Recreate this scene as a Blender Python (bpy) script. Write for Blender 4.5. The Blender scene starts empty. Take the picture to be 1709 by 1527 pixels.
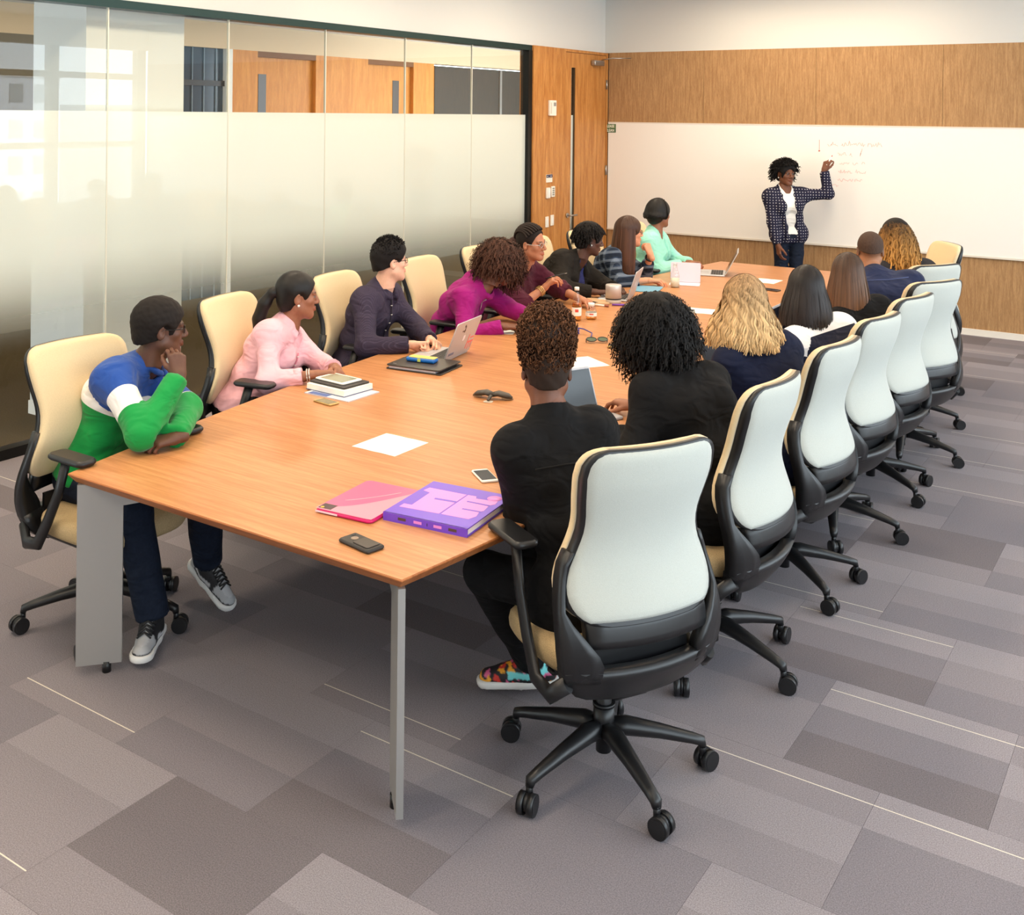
import bpy, math, random
import numpy as np
from mathutils import Vector, Matrix

# ------------------------------------------------------------------ camera
scene = bpy.context.scene
COL = scene.collection
PI = math.pi
CAM_YAW, CAM_ROLL = 0.6091, 0.0102
cam_data = bpy.data.cameras.new('camera')
cam_data.sensor_fit = 'HORIZONTAL'
cam_data.sensor_width = 36.0
cam_data.lens = 36.0 * 1822.3 / 1709.0
cam_data.shift_x = (854.5 - 765.17) / 1709.0
cam_data.shift_y = -(763.5 - 188.79) / 1709.0
cam_data.clip_start = 0.05
cam_data.clip_end = 300
cam = bpy.data.objects.new('camera', cam_data)
COL.objects.link(cam)
cam.matrix_world = (Matrix.Translation((0, 0, 2.1)) @ Matrix.Rotation(CAM_YAW, 4, 'Z')
                    @ Matrix.Rotation(PI / 2, 4, 'X') @ Matrix.Rotation(CAM_ROLL, 4, 'Z'))
scene.camera = cam

# ------------------------------------------------------------------ view, world, daylight
vs = scene.view_settings
vs.view_transform = 'Standard'
vs.look = 'None'
vs.gamma = 1.0
vs.use_curve_mapping = False
vs.exposure = -0.06
cy = scene.cycles
cy.max_bounces = 6; cy.diffuse_bounces = 3; cy.glossy_bounces = 3; cy.transmission_bounces = 4; cy.transparent_max_bounces = 8
cy.caustics_reflective = False; cy.caustics_refractive = False
cy.use_adaptive_sampling = True; cy.adaptive_threshold = 0.03
world = bpy.data.worlds.new('daylight')
scene.world = world
world.use_nodes = True
wn = world.node_tree.nodes
wn['Background'].inputs[0].default_value = (0.80, 0.91, 1.0, 1)
wn['Background'].inputs[1].default_value = 7.6
GX, BY, WX, SY, CZ = -5.952, 11.54, 2.25, -2.0, 3.45   # glass wall, board wall, window wall, rear wall, ceiling

sun_data = bpy.data.lights.new('sun', 'SUN'); sun_data.energy = 20.0; sun_data.angle = 0.02; sun_data.color = (1.0, 0.95, 0.88)
sun = bpy.data.objects.new('sun', sun_data); COL.objects.link(sun)   # added behind this building to brighten the facades across the street
sun.rotation_euler = Vector((0.8, -0.25, -0.5)).to_track_quat('-Z', 'Y').to_euler()
def portal(name, loc, rot, sx, sy):
    l = bpy.data.lights.new(name, 'AREA'); l.shape = 'RECTANGLE'; l.size = sx; l.size_y = sy
    l.cycles.is_portal = True
    o = bpy.data.objects.new(name, l); COL.objects.link(o); o.location = loc; o.rotation_euler = rot
    return o
portal('window_portal', (WX + 0.12, (SY + BY) / 2, 1.6), (0, PI / 2, 0), 3.0, BY - SY)

# ------------------------------------------------------------------ materials
MATS = {}
def lin(c):
    return tuple(((x / 255.0) / 12.92 if x / 255.0 <= 0.04045 else (((x / 255.0) + 0.055) / 1.055) ** 2.4) for x in c)

def M(name, col, rough=0.6, metal=0.0, spec=0.5, var=0.0, vscale=8.0, stretch=(1, 1, 1), bump=0.0, bscale=80.0,
      attr=None, emit=None, sheen=0.0, alpha=1.0, trans=0.0, coat=0.0, detail=3.0):
    """Principled material: sRGB colour, optional noise variation and noise bump, optional vertex colour."""
    if name in MATS: return MATS[name]
    m = bpy.data.materials.new(name); m.use_nodes = True; MATS[name] = m
    nt = m.node_tree; b = nt.nodes['Principled BSDF']
    c = lin(col)
    b.inputs['Base Color'].default_value = (*c, 1)
    b.inputs['Roughness'].default_value = rough
    b.inputs['Metallic'].default_value = metal
    b.inputs['Specular IOR Level'].default_value = spec
    if sheen: b.inputs['Sheen Weight'].default_value = sheen
    if alpha < 1: b.inputs['Alpha'].default_value = alpha
    if trans: b.inputs['Transmission Weight'].default_value = trans
    if coat: b.inputs['Coat Weight'].default_value = coat
    if emit:
        b.inputs['Emission Color'].default_value = (*lin(emit[0]), 1); b.inputs['Emission Strength'].default_value = emit[1]
    src = None
    if attr:
        a = nt.nodes.new('ShaderNodeAttribute'); a.attribute_name = attr; src = a.outputs['Color']
        nt.links.new(src, b.inputs['Base Color'])
    if var or bump:
        tc = nt.nodes.new('ShaderNodeTexCoord'); mp = nt.nodes.new('ShaderNodeMapping')
        mp.inputs['Scale'].default_value = stretch
        nt.links.new(tc.outputs['Object'], mp.inputs['Vector'])
    if var:
        n = nt.nodes.new('ShaderNodeTexNoise'); n.inputs['Scale'].default_value = vscale; n.inputs['Detail'].default_value = detail
        nt.links.new(mp.outputs['Vector'], n.inputs['Vector'])
        mr = nt.nodes.new('ShaderNodeMapRange'); mr.inputs['From Min'].default_value = 0.3; mr.inputs['From Max'].default_value = 0.7
        mr.inputs['To Min'].default_value = 1 - var; mr.inputs['To Max'].default_value = 1 + var
        nt.links.new(n.outputs['Fac'], mr.inputs['Value'])
        mx = nt.nodes.new('ShaderNodeMix'); mx.data_type = 'RGBA'; mx.blend_type = 'MULTIPLY'; mx.inputs['Factor'].default_value = 1
        mx.inputs['A'].default_value = (*c, 1)
        if src: nt.links.new(src, mx.inputs['A'])
        nt.links.new(mr.outputs['Result'], mx.inputs['B'])
        nt.links.new(mx.outputs['Result'], b.inputs['Base Color'])
    if bump:
        n2 = nt.nodes.new('ShaderNodeTexNoise'); n2.inputs['Scale'].default_value = bscale; n2.inputs['Detail'].default_value = 2
        nt.links.new(mp.outputs['Vector'], n2.inputs['Vector'])
        bp = nt.nodes.new('ShaderNodeBump'); bp.inputs['Strength'].default_value = bump; bp.inputs['Distance'].default_value = 0.01
        nt.links.new(n2.outputs['Fac'], bp.inputs['Height']); nt.links.new(bp.outputs['Normal'], b.inputs['Normal'])
    return m

def wood(name, c1, c2, stretch, scale=6.0, rough=0.42, spec=0.45, fine=0.25, coat=0.0):
    if name in MATS: return MATS[name]
    m = bpy.data.materials.new(name); m.use_nodes = True; MATS[name] = m
    nt = m.node_tree; b = nt.nodes['Principled BSDF']; L = nt.links
    b.inputs['Roughness'].default_value = rough; b.inputs['Specular IOR Level'].default_value = spec
    b.inputs['Coat Weight'].default_value = coat
    tc = nt.nodes.new('ShaderNodeTexCoord'); mp = nt.nodes.new('ShaderNodeMapping'); mp.inputs['Scale'].default_value = stretch
    L.new(tc.outputs['Object'], mp.inputs['Vector'])
    n = nt.nodes.new('ShaderNodeTexNoise'); n.inputs['Scale'].default_value = scale; n.inputs['Detail'].default_value = 6; n.inputs['Distortion'].default_value = 0.6
    L.new(mp.outputs['Vector'], n.inputs['Vector'])
    r = nt.nodes.new('ShaderNodeValToRGB'); r.color_ramp.elements[0].position = 0.36; r.color_ramp.elements[1].position = 0.66
    r.color_ramp.elements[0].color = (*lin(c1), 1); r.color_ramp.elements[1].color = (*lin(c2), 1)
    L.new(n.outputs['Fac'], r.inputs['Fac'])
    n2 = nt.nodes.new('ShaderNodeTexNoise'); n2.inputs['Scale'].default_value = scale * 9; n2.inputs['Detail'].default_value = 2
    L.new(mp.outputs['Vector'], n2.inputs['Vector'])
    mr = nt.nodes.new('ShaderNodeMapRange'); mr.inputs['From Min'].default_value = .35; mr.inputs['From Max'].default_value = .65
    mr.inputs['To Min'].default_value = 1 - fine; mr.inputs['To Max'].default_value = 1.04
    L.new(n2.outputs['Fac'], mr.inputs['Value'])
    mx = nt.nodes.new('ShaderNodeMix'); mx.data_type = 'RGBA'; mx.blend_type = 'MULTIPLY'; mx.inputs['Factor'].default_value = 1
    L.new(r.outputs['Color'], mx.inputs['A']); L.new(mr.outputs['Result'], mx.inputs['B'])
    L.new(mx.outputs['Result'], b.inputs['Base Color'])
    return m

def glass_mat(name, tint=(1, 1, 1), frost=None, refl=1.0, rough=0.0, film=(0.74, 0.78, 0.71)):
    """Clear sheet: transparent plus Fresnel mirror; frost=(z0,z1,z2): a printed white film fading in from z0 to z1, ending at z2."""
    if name in MATS: return MATS[name]
    m = bpy.data.materials.new(name); m.use_nodes = True; MATS[name] = m
    nt = m.node_tree; L = nt.links
    nt.nodes.remove(nt.nodes['Principled BSDF'])
    out = nt.nodes['Material Output']
    tr = nt.nodes.new('ShaderNodeBsdfTransparent'); tr.inputs[0].default_value = (*tint, 1)
    gl = nt.nodes.new('ShaderNodeBsdfGlossy'); gl.inputs['Roughness'].default_value = rough
    gl.inputs['Color'].default_value = (refl, refl, refl, 1)
    fr = nt.nodes.new('ShaderNodeFresnel'); fr.inputs['IOR'].default_value = 1.52
    geo = nt.nodes.new('ShaderNodeNewGeometry')
    inv = nt.nodes.new('ShaderNodeMapRange'); inv.inputs['To Min'].default_value = 1.52; inv.inputs['To Max'].default_value = 1 / 1.52
    L.new(geo.outputs['Backfacing'], inv.inputs['Value']); L.new(inv.outputs[0], fr.inputs['IOR'])   # thin sheet: same reflection on both sides
    base = tr.outputs[0]
    if frost:
        sep = nt.nodes.new('ShaderNodeSeparateXYZ'); L.new(geo.outputs['Position'], sep.inputs[0])
        mr = nt.nodes.new('ShaderNodeMapRange'); mr.interpolation_type = 'SMOOTHSTEP'
        mr.inputs['From Min'].default_value = frost[0]; mr.inputs['From Max'].default_value = frost[1]
        mr.inputs['To Min'].default_value = 0.0; mr.inputs['To Max'].default_value = 0.97
        L.new(sep.outputs['Z'], mr.inputs['Value'])
        lt = nt.nodes.new('ShaderNodeMath'); lt.operation = 'LESS_THAN'; lt.inputs[1].default_value = frost[2]
        L.new(sep.outputs['Z'], lt.inputs[0])
        mu = nt.nodes.new('ShaderNodeMath'); mu.operation = 'MULTIPLY'
        L.new(mr.outputs[0], mu.inputs[0]); L.new(lt.outputs[0], mu.inputs[1])
        df = nt.nodes.new('ShaderNodeBsdfDiffuse'); df.inputs[0].default_value = (*film, 1)
        tl = nt.nodes.new('ShaderNodeBsdfTranslucent'); tl.inputs[0].default_value = (*film, 1)
        mt = nt.nodes.new('ShaderNodeMixShader'); mt.inputs[0].default_value = 0.25
        L.new(df.outputs[0], mt.inputs[1]); L.new(tl.outputs[0], mt.inputs[2])
        mf = nt.nodes.new('ShaderNodeMixShader'); L.new(mu.outputs[0], mf.inputs[0])
        L.new(tr.outputs[0], mf.inputs[1]); L.new(mt.outputs[0], mf.inputs[2]); base = mf.outputs[0]
    ms = nt.nodes.new('ShaderNodeMixShader')
    L.new(fr.outputs[0], ms.inputs[0]); L.new(base, ms.inputs[1]); L.new(gl.outputs[0], ms.inputs[2])
    L.new(ms.outputs[0], out.inputs['Surface'])
    return m

# ------------------------------------------------------------------ mesh helpers
def np_mesh(name, v, f, smooth=True, cols=None):
    """Mesh from an n x 3 array and an m x k face array (or a list of them)."""
    me = bpy.data.meshes.new(name)
    v = np.asarray(v, np.float32)
    fl = f if isinstance(f, list) else [f]
    fl = [np.asarray(x, np.int32) for x in fl if len(x)]
    loops = np.concatenate([x.ravel() for x in fl])
    tot = np.concatenate([np.full(len(x), x.shape[1], np.int32) for x in fl])
    start = np.concatenate([[0], np.cumsum(tot)[:-1]]).astype(np.int32)
    me.vertices.add(len(v)); me.vertices.foreach_set('co', v.ravel())
    me.loops.add(len(loops)); me.loops.foreach_set('vertex_index', loops)
    me.polygons.add(len(tot)); me.polygons.foreach_set('loop_start', start); me.polygons.foreach_set('loop_total', tot)
    me.polygons.foreach_set('use_smooth', np.full(len(tot), smooth, bool))
    if cols is not None:
        a = me.color_attributes.new('tint', 'FLOAT_COLOR', 'POINT')
        c = np.ones((len(v), 4), np.float32); c[:, :3] = cols
        a.data.foreach_set('color', c.ravel())
    me.update(calc_edges=True)
    return me

class MB:
    """Collects simple solids (with a material index each) into one mesh."""
    def __init__(s): s.v = []; s.f = []; s.mi = []; s.sm = []
    def add(s, vs, fs, mi=0, smooth=False):
        o = len(s.v); s.v += [tuple(map(float, p)) for p in vs]
        s.f += [tuple(o + i for i in f) for f in fs]; s.mi += [mi] * len(fs); s.sm += [smooth] * len(fs)
    def box(s, lo, hi, mi=0, mat=None):
        (a, b, c), (d, e, g) = lo, hi
        vs = [(a, b, c), (d, b, c), (d, e, c), (a, e, c), (a, b, g), (d, b, g), (d, e, g), (a, e, g)]
        if mat is not None: vs = [mat @ Vector(p) for p in vs]
        s.add(vs, [(3, 2, 1, 0), (4, 5, 6, 7), (0, 1, 5, 4), (1, 2, 6, 5), (2, 3, 7, 6), (3, 0, 4, 7)], mi)
    def rbox(s, lo, hi, r, mi=0, mat=None, n=3):
        """Box with rounded vertical corners and a small rounded top and bottom edge."""
        (a, b, c), (d, e, g) = lo, hi
        r = min(r, (d - a) / 2.01, (e - b) / 2.01)
        t = min(r * 0.5, (g - c) * 0.35)
        rings = []
        for z, ins in ((c, t), (c + t, 0), (g - t, 0), (g, t)):
            ring = []
            for cx, cy, q in ((d - r, e - r, 0), (a + r, e - r, 1), (a + r, b + r, 2), (d - r, b + r, 3)):
                for k in range(n + 1):
                    an = (q + k / n) * PI / 2; rr = max(r - ins, 1e-4)
                    ring.append((cx + rr * math.cos(an), cy + rr * math.sin(an), z))
            rings.append(ring)
        vs = [p for ring in rings for p in ring]; m = len(rings[0])
        if mat is not None: vs = [mat @ Vector(p) for p in vs]
        fs = [tuple(range(m - 1, -1, -1)), tuple(range(3 * m, 4 * m))]
        s.add(vs, fs, mi)
        o = len(s.v) - len(vs)
        q = []
        for i in range(3):
            for j in range(m): q.append((o + i * m + j, o + i * m + (j + 1) % m, o + (i + 1) * m + (j + 1) % m, o + (i + 1) * m + j))
        s.f += q; s.mi += [mi] * len(q); s.sm += [True] * len(q)
    def prism(s, poly, z0, z1, mi=0, mat=None):
        n = len(poly)
        vs = [(x, y, z0) for x, y in poly] + [(x, y, z1) for x, y in poly]
        if mat is not None: vs = [mat @ Vector(p) for p in vs]
        s.add(vs, [tuple(range(n - 1, -1, -1)), tuple(range(n, 2 * n))] + [(i, (i + 1) % n, n + (i + 1) % n, n + i) for i in range(n)], mi)
    def cyl(s, p0, p1, r0, r1=None, n=16, mi=0, smooth=True, cap=True):
        r1 = r0 if r1 is None else r1
        p0, p1 = Vector(p0), Vector(p1); d = (p1 - p0).normalized()
        a = d.orthogonal().normalized(); b = d.cross(a)
        vs = [p0 + (a * math.cos(t) + b * math.sin(t)) * r0 for t in (2 * PI * i / n for i in range(n))]
        vs += [p1 + (a * math.cos(t) + b * math.sin(t)) * r1 for t in (2 * PI * i / n for i in range(n))]
        s.add(vs, [(i, (i + 1) % n, n + (i + 1) % n, n + i) for i in range(n)], mi, smooth)
        if cap:
            o = len(s.v) - 2 * n
            s.f += [tuple(o + i for i in range(n - 1, -1, -1)), tuple(o + n + i for i in range(n))]; s.mi += [mi] * 2; s.sm += [False] * 2
    def lathe(s, prof, c=(0, 0, 0), n=24, mi=0, mat=None, smooth=True):
        vs = []
        for r, z in prof:
            for i in range(n):
                t = 2 * PI * i / n; vs.append(Vector((c[0] + r * math.cos(t), c[1] + r * math.sin(t), c[2] + z)))
        if mat is not None: vs = [mat @ p for p in vs]
        fs = []
        for k in range(len(prof) - 1):
            for i in range(n): fs.append((k * n + i, k * n + (i + 1) % n, (k + 1) * n + (i + 1) % n, (k + 1) * n + i))
        s.add(vs, fs, mi, smooth)
        o = len(s.v) - len(vs)
        if prof[0][0] > 1e-4: s.f.append(tuple(o + i for i in range(n - 1, -1, -1))); s.mi.append(mi); s.sm.append(False)
        if prof[-1][0] > 1e-4: s.f.append(tuple(o + (len(prof) - 1) * n + i for i in range(n))); s.mi.append(mi); s.sm.append(False)
    def tube(s, pts, r, n=8, mi=0, flat=1.0, up=None):
        pts = [Vector(p) for p in pts]; rs = r if isinstance(r, (list, tuple)) else [r] * len(pts)
        ref = None; vs = []
        for i, p in enumerate(pts):
            d = (pts[min(i + 1, len(pts) - 1)] - pts[max(i - 1, 0)]).normalized()
            if up is not None: a = Vector(up) - d * d.dot(Vector(up)); a.normalize()
            elif ref is None: a = d.orthogonal().normalized()
            else: a = ref - d * d.dot(ref); a.normalize()
            ref = a; b = d.cross(a)
            for k in range(n):
                t = 2 * PI * k / n; vs.append(p + a * math.cos(t) * rs[i] * flat + b * math.sin(t) * rs[i])
        m = len(pts)
        fs = [(i * n + k, i * n + (k + 1) % n, (i + 1) * n + (k + 1) % n, (i + 1) * n + k) for i in range(m - 1) for k in range(n)]
        s.add(vs, fs, mi, True)
        o = len(s.v) - len(vs)
        s.f += [tuple(o + k for k in range(n - 1, -1, -1)), tuple(o + (m - 1) * n + k for k in range(n))]; s.mi += [mi] * 2; s.sm += [False] * 2
    def mesh(s, name, mats):
        me = bpy.data.meshes.new(name); me.from_pydata(s.v, [], s.f)
        mats = mats if isinstance(mats, (list, tuple)) else [mats]
        for m in mats: me.materials.append(m)
        me.polygons.foreach_set('material_index', s.mi); me.polygons.foreach_set('use_smooth', s.sm); me.update()
        return me
    def build(s, name, mats, parent=None, loc=None, rot=None):
        return obj(name, s.mesh(name, mats), parent, loc, rot)

def obj(name, data, parent=None, loc=None, rot=None, mat=None):
    o = bpy.data.objects.new(name, data); COL.objects.link(o)
    if mat is not None and data is not None: data.materials.append(mat)
    if parent is not None: o.parent = parent
    if loc is not None: o.location = loc
    if rot is not None: o.rotation_euler = rot
    return o
def empty(name, loc=(0, 0, 0), rz=0.0):
    return obj(name, None, None, loc, (0, 0, rz))
def tag(o, label, cat, group=None):
    o['label'] = label; o['category'] = cat
    if group: o['group'] = group
    return o
def struct(o, label=None, cat=None):
    o['kind'] = 'structure'
    if label: o['label'] = label
    if cat: o['category'] = cat
    return o
def copy_tree(o, parent=None):
    c = o.copy(); COL.objects.link(c); c.parent = parent
    for ch in list(o.children): copy_tree(ch, c)
    return c
def bx(name, lo, hi, mat, parent=None):
    m = MB(); m.box(lo, hi); return m.build(name, mat, parent)

# ------------------------------------------------------------------ the room
m_paint = M('wall_paint', (214, 213, 208), 0.8)
m_ceil = M('ceiling_paint', (240, 240, 238), 0.85)
m_base = M('baseboard_white', (238, 232, 222), 0.5)
m_doorwood = wood('door_veneer', (176, 112, 52), (205, 143, 78), (3.0, 3.0, 0.35), 7.0, 0.45, fine=0.12)
m_panel = wood('wallcovering', (166, 126, 86), (188, 148, 104), (6.0, 6.0, 0.5), 9.0, 0.7, 0.2, fine=0.18)
m_corrwood = wood('corridor_veneer', (205, 128, 44), (222, 148, 62), (3.0, 3.0, 0.4), 6.0, 0.5, fine=0.08)
m_header = M('dark_green_metal', (34, 58, 58), 0.35, 0.6)
m_track = M('black_metal', (22, 22, 21), 0.4, 0.5)
m_steel = M('brushed_steel', (178, 176, 172), 0.35, 0.9)
m_seal = M('joint_seal', (208, 205, 190), 0.5)
m_white = M('white_plastic', (238, 236, 230), 0.4)
m_black = M('black_plastic', (20, 20, 21), 0.4)
m_dark = M('dark_void', (10, 10, 10), 0.8)

# floor: carpet tiles of 0.61 m laid brickwise, each banded in three shades
shade = [M('carpet_light', (143, 136, 140), 0.95, spec=.1, var=.22, vscale=260, bump=.35, bscale=330, detail=1),
         M('carpet_mid', (135, 128, 132), 0.95, spec=.1, var=.22, vscale=260, bump=.35, bscale=330, detail=1),
         M('carpet_grey', (125, 119, 124), 0.95, spec=.1, var=.24, vscale=260, bump=.35, bscale=330, detail=1),
         M('carpet_dark', (114, 107, 110), 0.95, spec=.1, var=.24, vscale=260, bump=.35, bscale=330, detail=1),
         M('carpet_line', (215, 205, 190), 0.9, spec=.1)]
fl = MB(); fl.box((GX, SY, -0.12), (WX, BY, -0.012)); floor = struct(fl.build('floor', shade[3]), 'grey banded carpet tile floor', 'floor')
TW = 0.61
designs = []
rng = random.Random(5)
def tile_mesh(bands, line):
    """bands: list of (y0, y1, shade); line: height of a thin light stripe or None. The pile stands 12 mm above the slab."""
    m = MB(); g = 0.0004
    cuts = sorted(set([b[0] for b in bands] + [TW] + ([line - .0022, line + .0022] if line else [])))
    for a, b in zip(cuts[:-1], cuts[1:]):
        mid = (a + b) / 2
        sh = 4 if line and abs(mid - line) < .0021 else next(s for (p, q, s) in bands if p <= mid <= q)
        z = 0.0
        m.add([(g, max(a, g), z), (TW - g, max(a, g), z), (TW - g, min(b, TW - g), z), (g, min(b, TW - g), z)], [(0, 1, 2, 3)], sh)
    e = [(g, g, -.012), (TW - g, g, -.012), (TW - g, TW - g, -.012), (g, TW - g, -.012), (g, g, 0), (TW - g, g, 0), (TW - g, TW - g, 0), (g, TW - g, 0)]
    m.add(e, [(0, 1, 5, 4), (1, 2, 6, 5), (2, 3, 7, 6), (3, 0, 4, 7)], 3)
    return m.mesh('carpet_tile', shade)
for d in range(14):
    k = [rng.choice([0, 1, 1, 2, 2, 3]) for _ in range(3)]
    if d % 4 == 0: k = [1, 1, 0]
    c1, c2 = (0.205, 0.405)
    line = [0.078, None, 0.532, None][d % 4]
    designs.append(tile_mesh([(0, c1, k[0]), (c1, c2, k[1]), (c2, TW, k[2])], line))
row = 0
y = 2.94 - 9 * TW
rows = []
while y < BY:
    rows.append((row, y)); y += TW; row += 1
for row, y in rows:
    x0 = -2.68 if row % 2 == 1 else -2.375
    k0 = math.ceil((GX - TW - x0) / TW)
    for k in range(k0, 40):
        x = x0 + k * TW
        if x > WX or y + TW < SY or x < GX - 0.3: continue
        if x + TW > WX + .3: continue
        # the tiles the picture can show: in front of the camera's left and right edges
        t = obj('carpet_tile', designs[rng.randrange(len(designs))], floor, (x, y, 0))

# glass wall
m_glass = glass_mat('partition_glass', (0.93, 0.96, 0.94), (0.60, 1.24, 2.09))
wl = MB(); wl.box((GX - 0.12, SY, 2.82), (GX, BY, CZ)); wall_left = struct(wl.build('wall_left', m_paint), 'off white wall above a frosted glass partition', 'wall')
bx('header', (GX - 0.10, SY, 2.765), (GX + 0.03, 9.83, 2.82), m_header, wall_left)
bx('bottom_track', (GX - 0.06, SY, 0.0), (GX + 0.02, 9.76, 0.062), m_track, wall_left)
bx('end_post', (GX - 0.06, 9.755, 0.0), (GX + 0.035, 9.83, 2.765), m_track, wall_left)
joints = [4.53 + 1.0563 * k for k in range(-6, 5)] + [9.757]
joints = [max(SY, joints[0])] + joints[1:]
for a, b in zip(joints[:-1], joints[1:]):
    p = MB(); p.add([(GX, a + .003, .06), (GX, b - .003, .06), (GX, b - .003, 2.77), (GX, a + .003, 2.77),
                     (GX - .012, a + .003, .06), (GX - .012, b - .003, .06), (GX - .012, b - .003, 2.77), (GX - .012, a + .003, 2.77)],
                    [(0, 1, 2, 3)])
    p.build('glass_pane', m_glass, wall_left)
for a in joints[1:-1]:
    bx('joint', (GX - .014, a - .005, .06), (GX + .003, a + .005, 2.765), m_seal, wall_left)

# veneer panel and door beside the board wall
PX = GX + 0.05
pn = MB(); pn.box((GX - 0.12, 9.83, 0), (PX, 10.515, 2.82)); pn.box((GX - 0.12, 10.515, 2.79), (PX, BY, 2.82)); pn.box((GX - .12, 11.485, 0), (PX, BY, 2.79))
panel = struct(pn.build('trim_1', m_doorwood), 'orange brown veneer panel between the glass partition and the door', 'wall panel')
door = struct(empty('door_1', (PX, 10.0, 0)), 'tall orange brown veneer door with a narrow glass slot', 'door')
DL, DR = 0.523, 1.477
dm = MB()
sl, sr, sb, stp = 0.652, 0.748, 0.55, 2.62
dm.box((-.05, DL, .01), (-.006, sl, 2.785)); dm.box((-.05, sr, .01), (-.006, DR, 2.785))
dm.box((-.05, sl, .01), (-.006, sr, sb)); dm.box((-.05, sl, stp), (-.006, sr, 2.785))
dm.build('door_leaf', m_doorwood, door)
bx('vision_glass', (-.034, sl, sb), (-.028, sr, stp), glass_mat('slot_glass', (.75, .75, .7), (0.60, 1.24, 2.09)), door)
bx('slot_frame', (-.05, sr - .012, sb), (-.012, sr, stp), M('dark_bronze', (70, 52, 30), .5), door)
cl = MB(); cl.rbox((0, 1.10, 2.66), (.055, 1.33, 2.72), .008); clo = cl.build('door_closer', m_steel, door)
ar = MB(); ar.tube([(.03, 1.30, 2.73), (.20, 1.25, 2.745), (.32, 1.47, 2.752)], .006, 6); ar.build('closer_arm', m_steel, clo)
for z in (2.45, 1.45, .42, 2.0):
    if z == 2.0: continue
    h = MB(); h.cyl((.004, 1.486, z - .055), (.004, 1.486, z + .055), .011, n=10); h.build('hinge', m_steel, door)
hd = MB(); hd.cyl((-.006, .575, .985), (.012, .575, .985), .026, n=18); hd.tube([(.012, .575, .985), (.05, .575, .985), (.056, .59, .985), (.056, .70, .985)], .010, 10); hd.build('door_handle', m_steel, door)

# board wall
wb = MB(); wb.box((GX - .12, BY, 2.825), (WX, BY + .12, CZ)); wall_back = struct(wb.build('wall_back', m_paint), 'board wall painted off white above brown wallcovering', 'wall')
seams = [GX + .0, -4.72, -3.48, -2.24, -1.0, 0.24, 1.48, WX]
for a, b in zip(seams[:-1], seams[1:]):
    bx('wallcovering_panel', (a + .0015, BY - .004, 0.0), (b - .0015, BY + .1, 2.825), m_panel, wall_back)
bx('shadow_gap', (GX, BY - .012, 0), (GX + .055, BY, 2.82), m_dark, wall_back)
struct(bx('baseboard_back', (GX, BY - .018, 0), (WX, BY - .004, .062), m_base), 'white baseboard under the board wall', 'baseboard')

# window wall (its light and its reflection are what the photograph shows of it)
m_mull = M('window_frame_grey', (120, 112, 100), 0.5, 0.3)
wr = MB(); wr.box((WX, SY, 3.05), (WX + .2, BY, CZ)); wr.box((WX, SY, 0), (WX + .2, BY, .70))
wall_right = struct(wr.build('wall_right', m_paint), 'window wall opposite the glass partition', 'wall')
m_pane = glass_mat('window_glass', (.97, .985, .98))
vm = [SY + .05] + [11.46 - 1.6 * k for k in range(8, -1, -1)]
for k, yy in enumerate(vm):
    bx('mullion', (WX + .04, yy - .075, .70), (WX + .18, yy + .075, 3.05), m_mull, wall_right)
for z in (1.56, 2.62):
    bx('transom', (WX + .05, SY, z - .045), (WX + .15, BY, z + .045), m_mull, wall_right)
for a, b in zip(vm[:-1], vm[1:]):
    p = MB(); p.add([(WX + .1, a + .06, .70), (WX + .1, b - .06, .70), (WX + .1, b - .06, 3.05), (WX + .1, a + .06, 3.05)], [(0, 1, 2, 3)])
    p.build('window_pane', m_pane, wall_right)
struct(bx('wall_front', (GX - .12, SY - .12, 0), (WX + .2, SY, CZ), m_paint), 'plain painted wall opposite the board wall', 'wall')
struct(bx('ceiling', (GX - .12, SY, CZ), (WX + .2, BY + .12, CZ + .1), m_ceil), 'white ceiling', 'ceiling')

# the city across the street, seen only as a reflection in the glass partition
m_fac = [M('facade_grey', (196, 194, 194), .8), M('facade_beige', (214, 206, 194), .8), M('facade_blue', (186, 196, 206), .7)]
m_fwin = M('facade_window', (132, 146, 156), .2)
for n_, (bx0, by0, by1, top, k_, lab) in enumerate(((46, 18, 33, 2.0, 1, 'low beige building across the street'), (58, 29, 36, 8.5, 0, 'tall grey building across the street'), (48, 37.5, 42, 4.4, 2, 'blue grey building across the street'), (44, 45.5, 60, 2.4, 0, 'wide grey building across the street, nearest the board wall'))):
    b_ = tag(empty('building', (bx0, by0, -14)), lab, 'building')
    bx('facade', (0, 0, 0), (10, by1 - by0, top + 14), m_fac[k_], b_)
    wm = MB(); yy = 1.0
    while yy < by1 - by0 - 1.2:
        zz = top + 14 - 1.9
        while zz > 6:
            wm.box((-.06, yy, zz), (.02, yy + .9, zz + 1.1)); zz -= 2.2
        yy += 1.7
    w_ = wm.build('windows', m_fwin, b_); w_['kind'] = 'stuff'
    bx('parapet', (-.15, -.1, top + 14 - .35), (.0, by1 - by0 + .1, top + 14 + .1), m_fac[(k_ + 1) % 3], b_)

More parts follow.
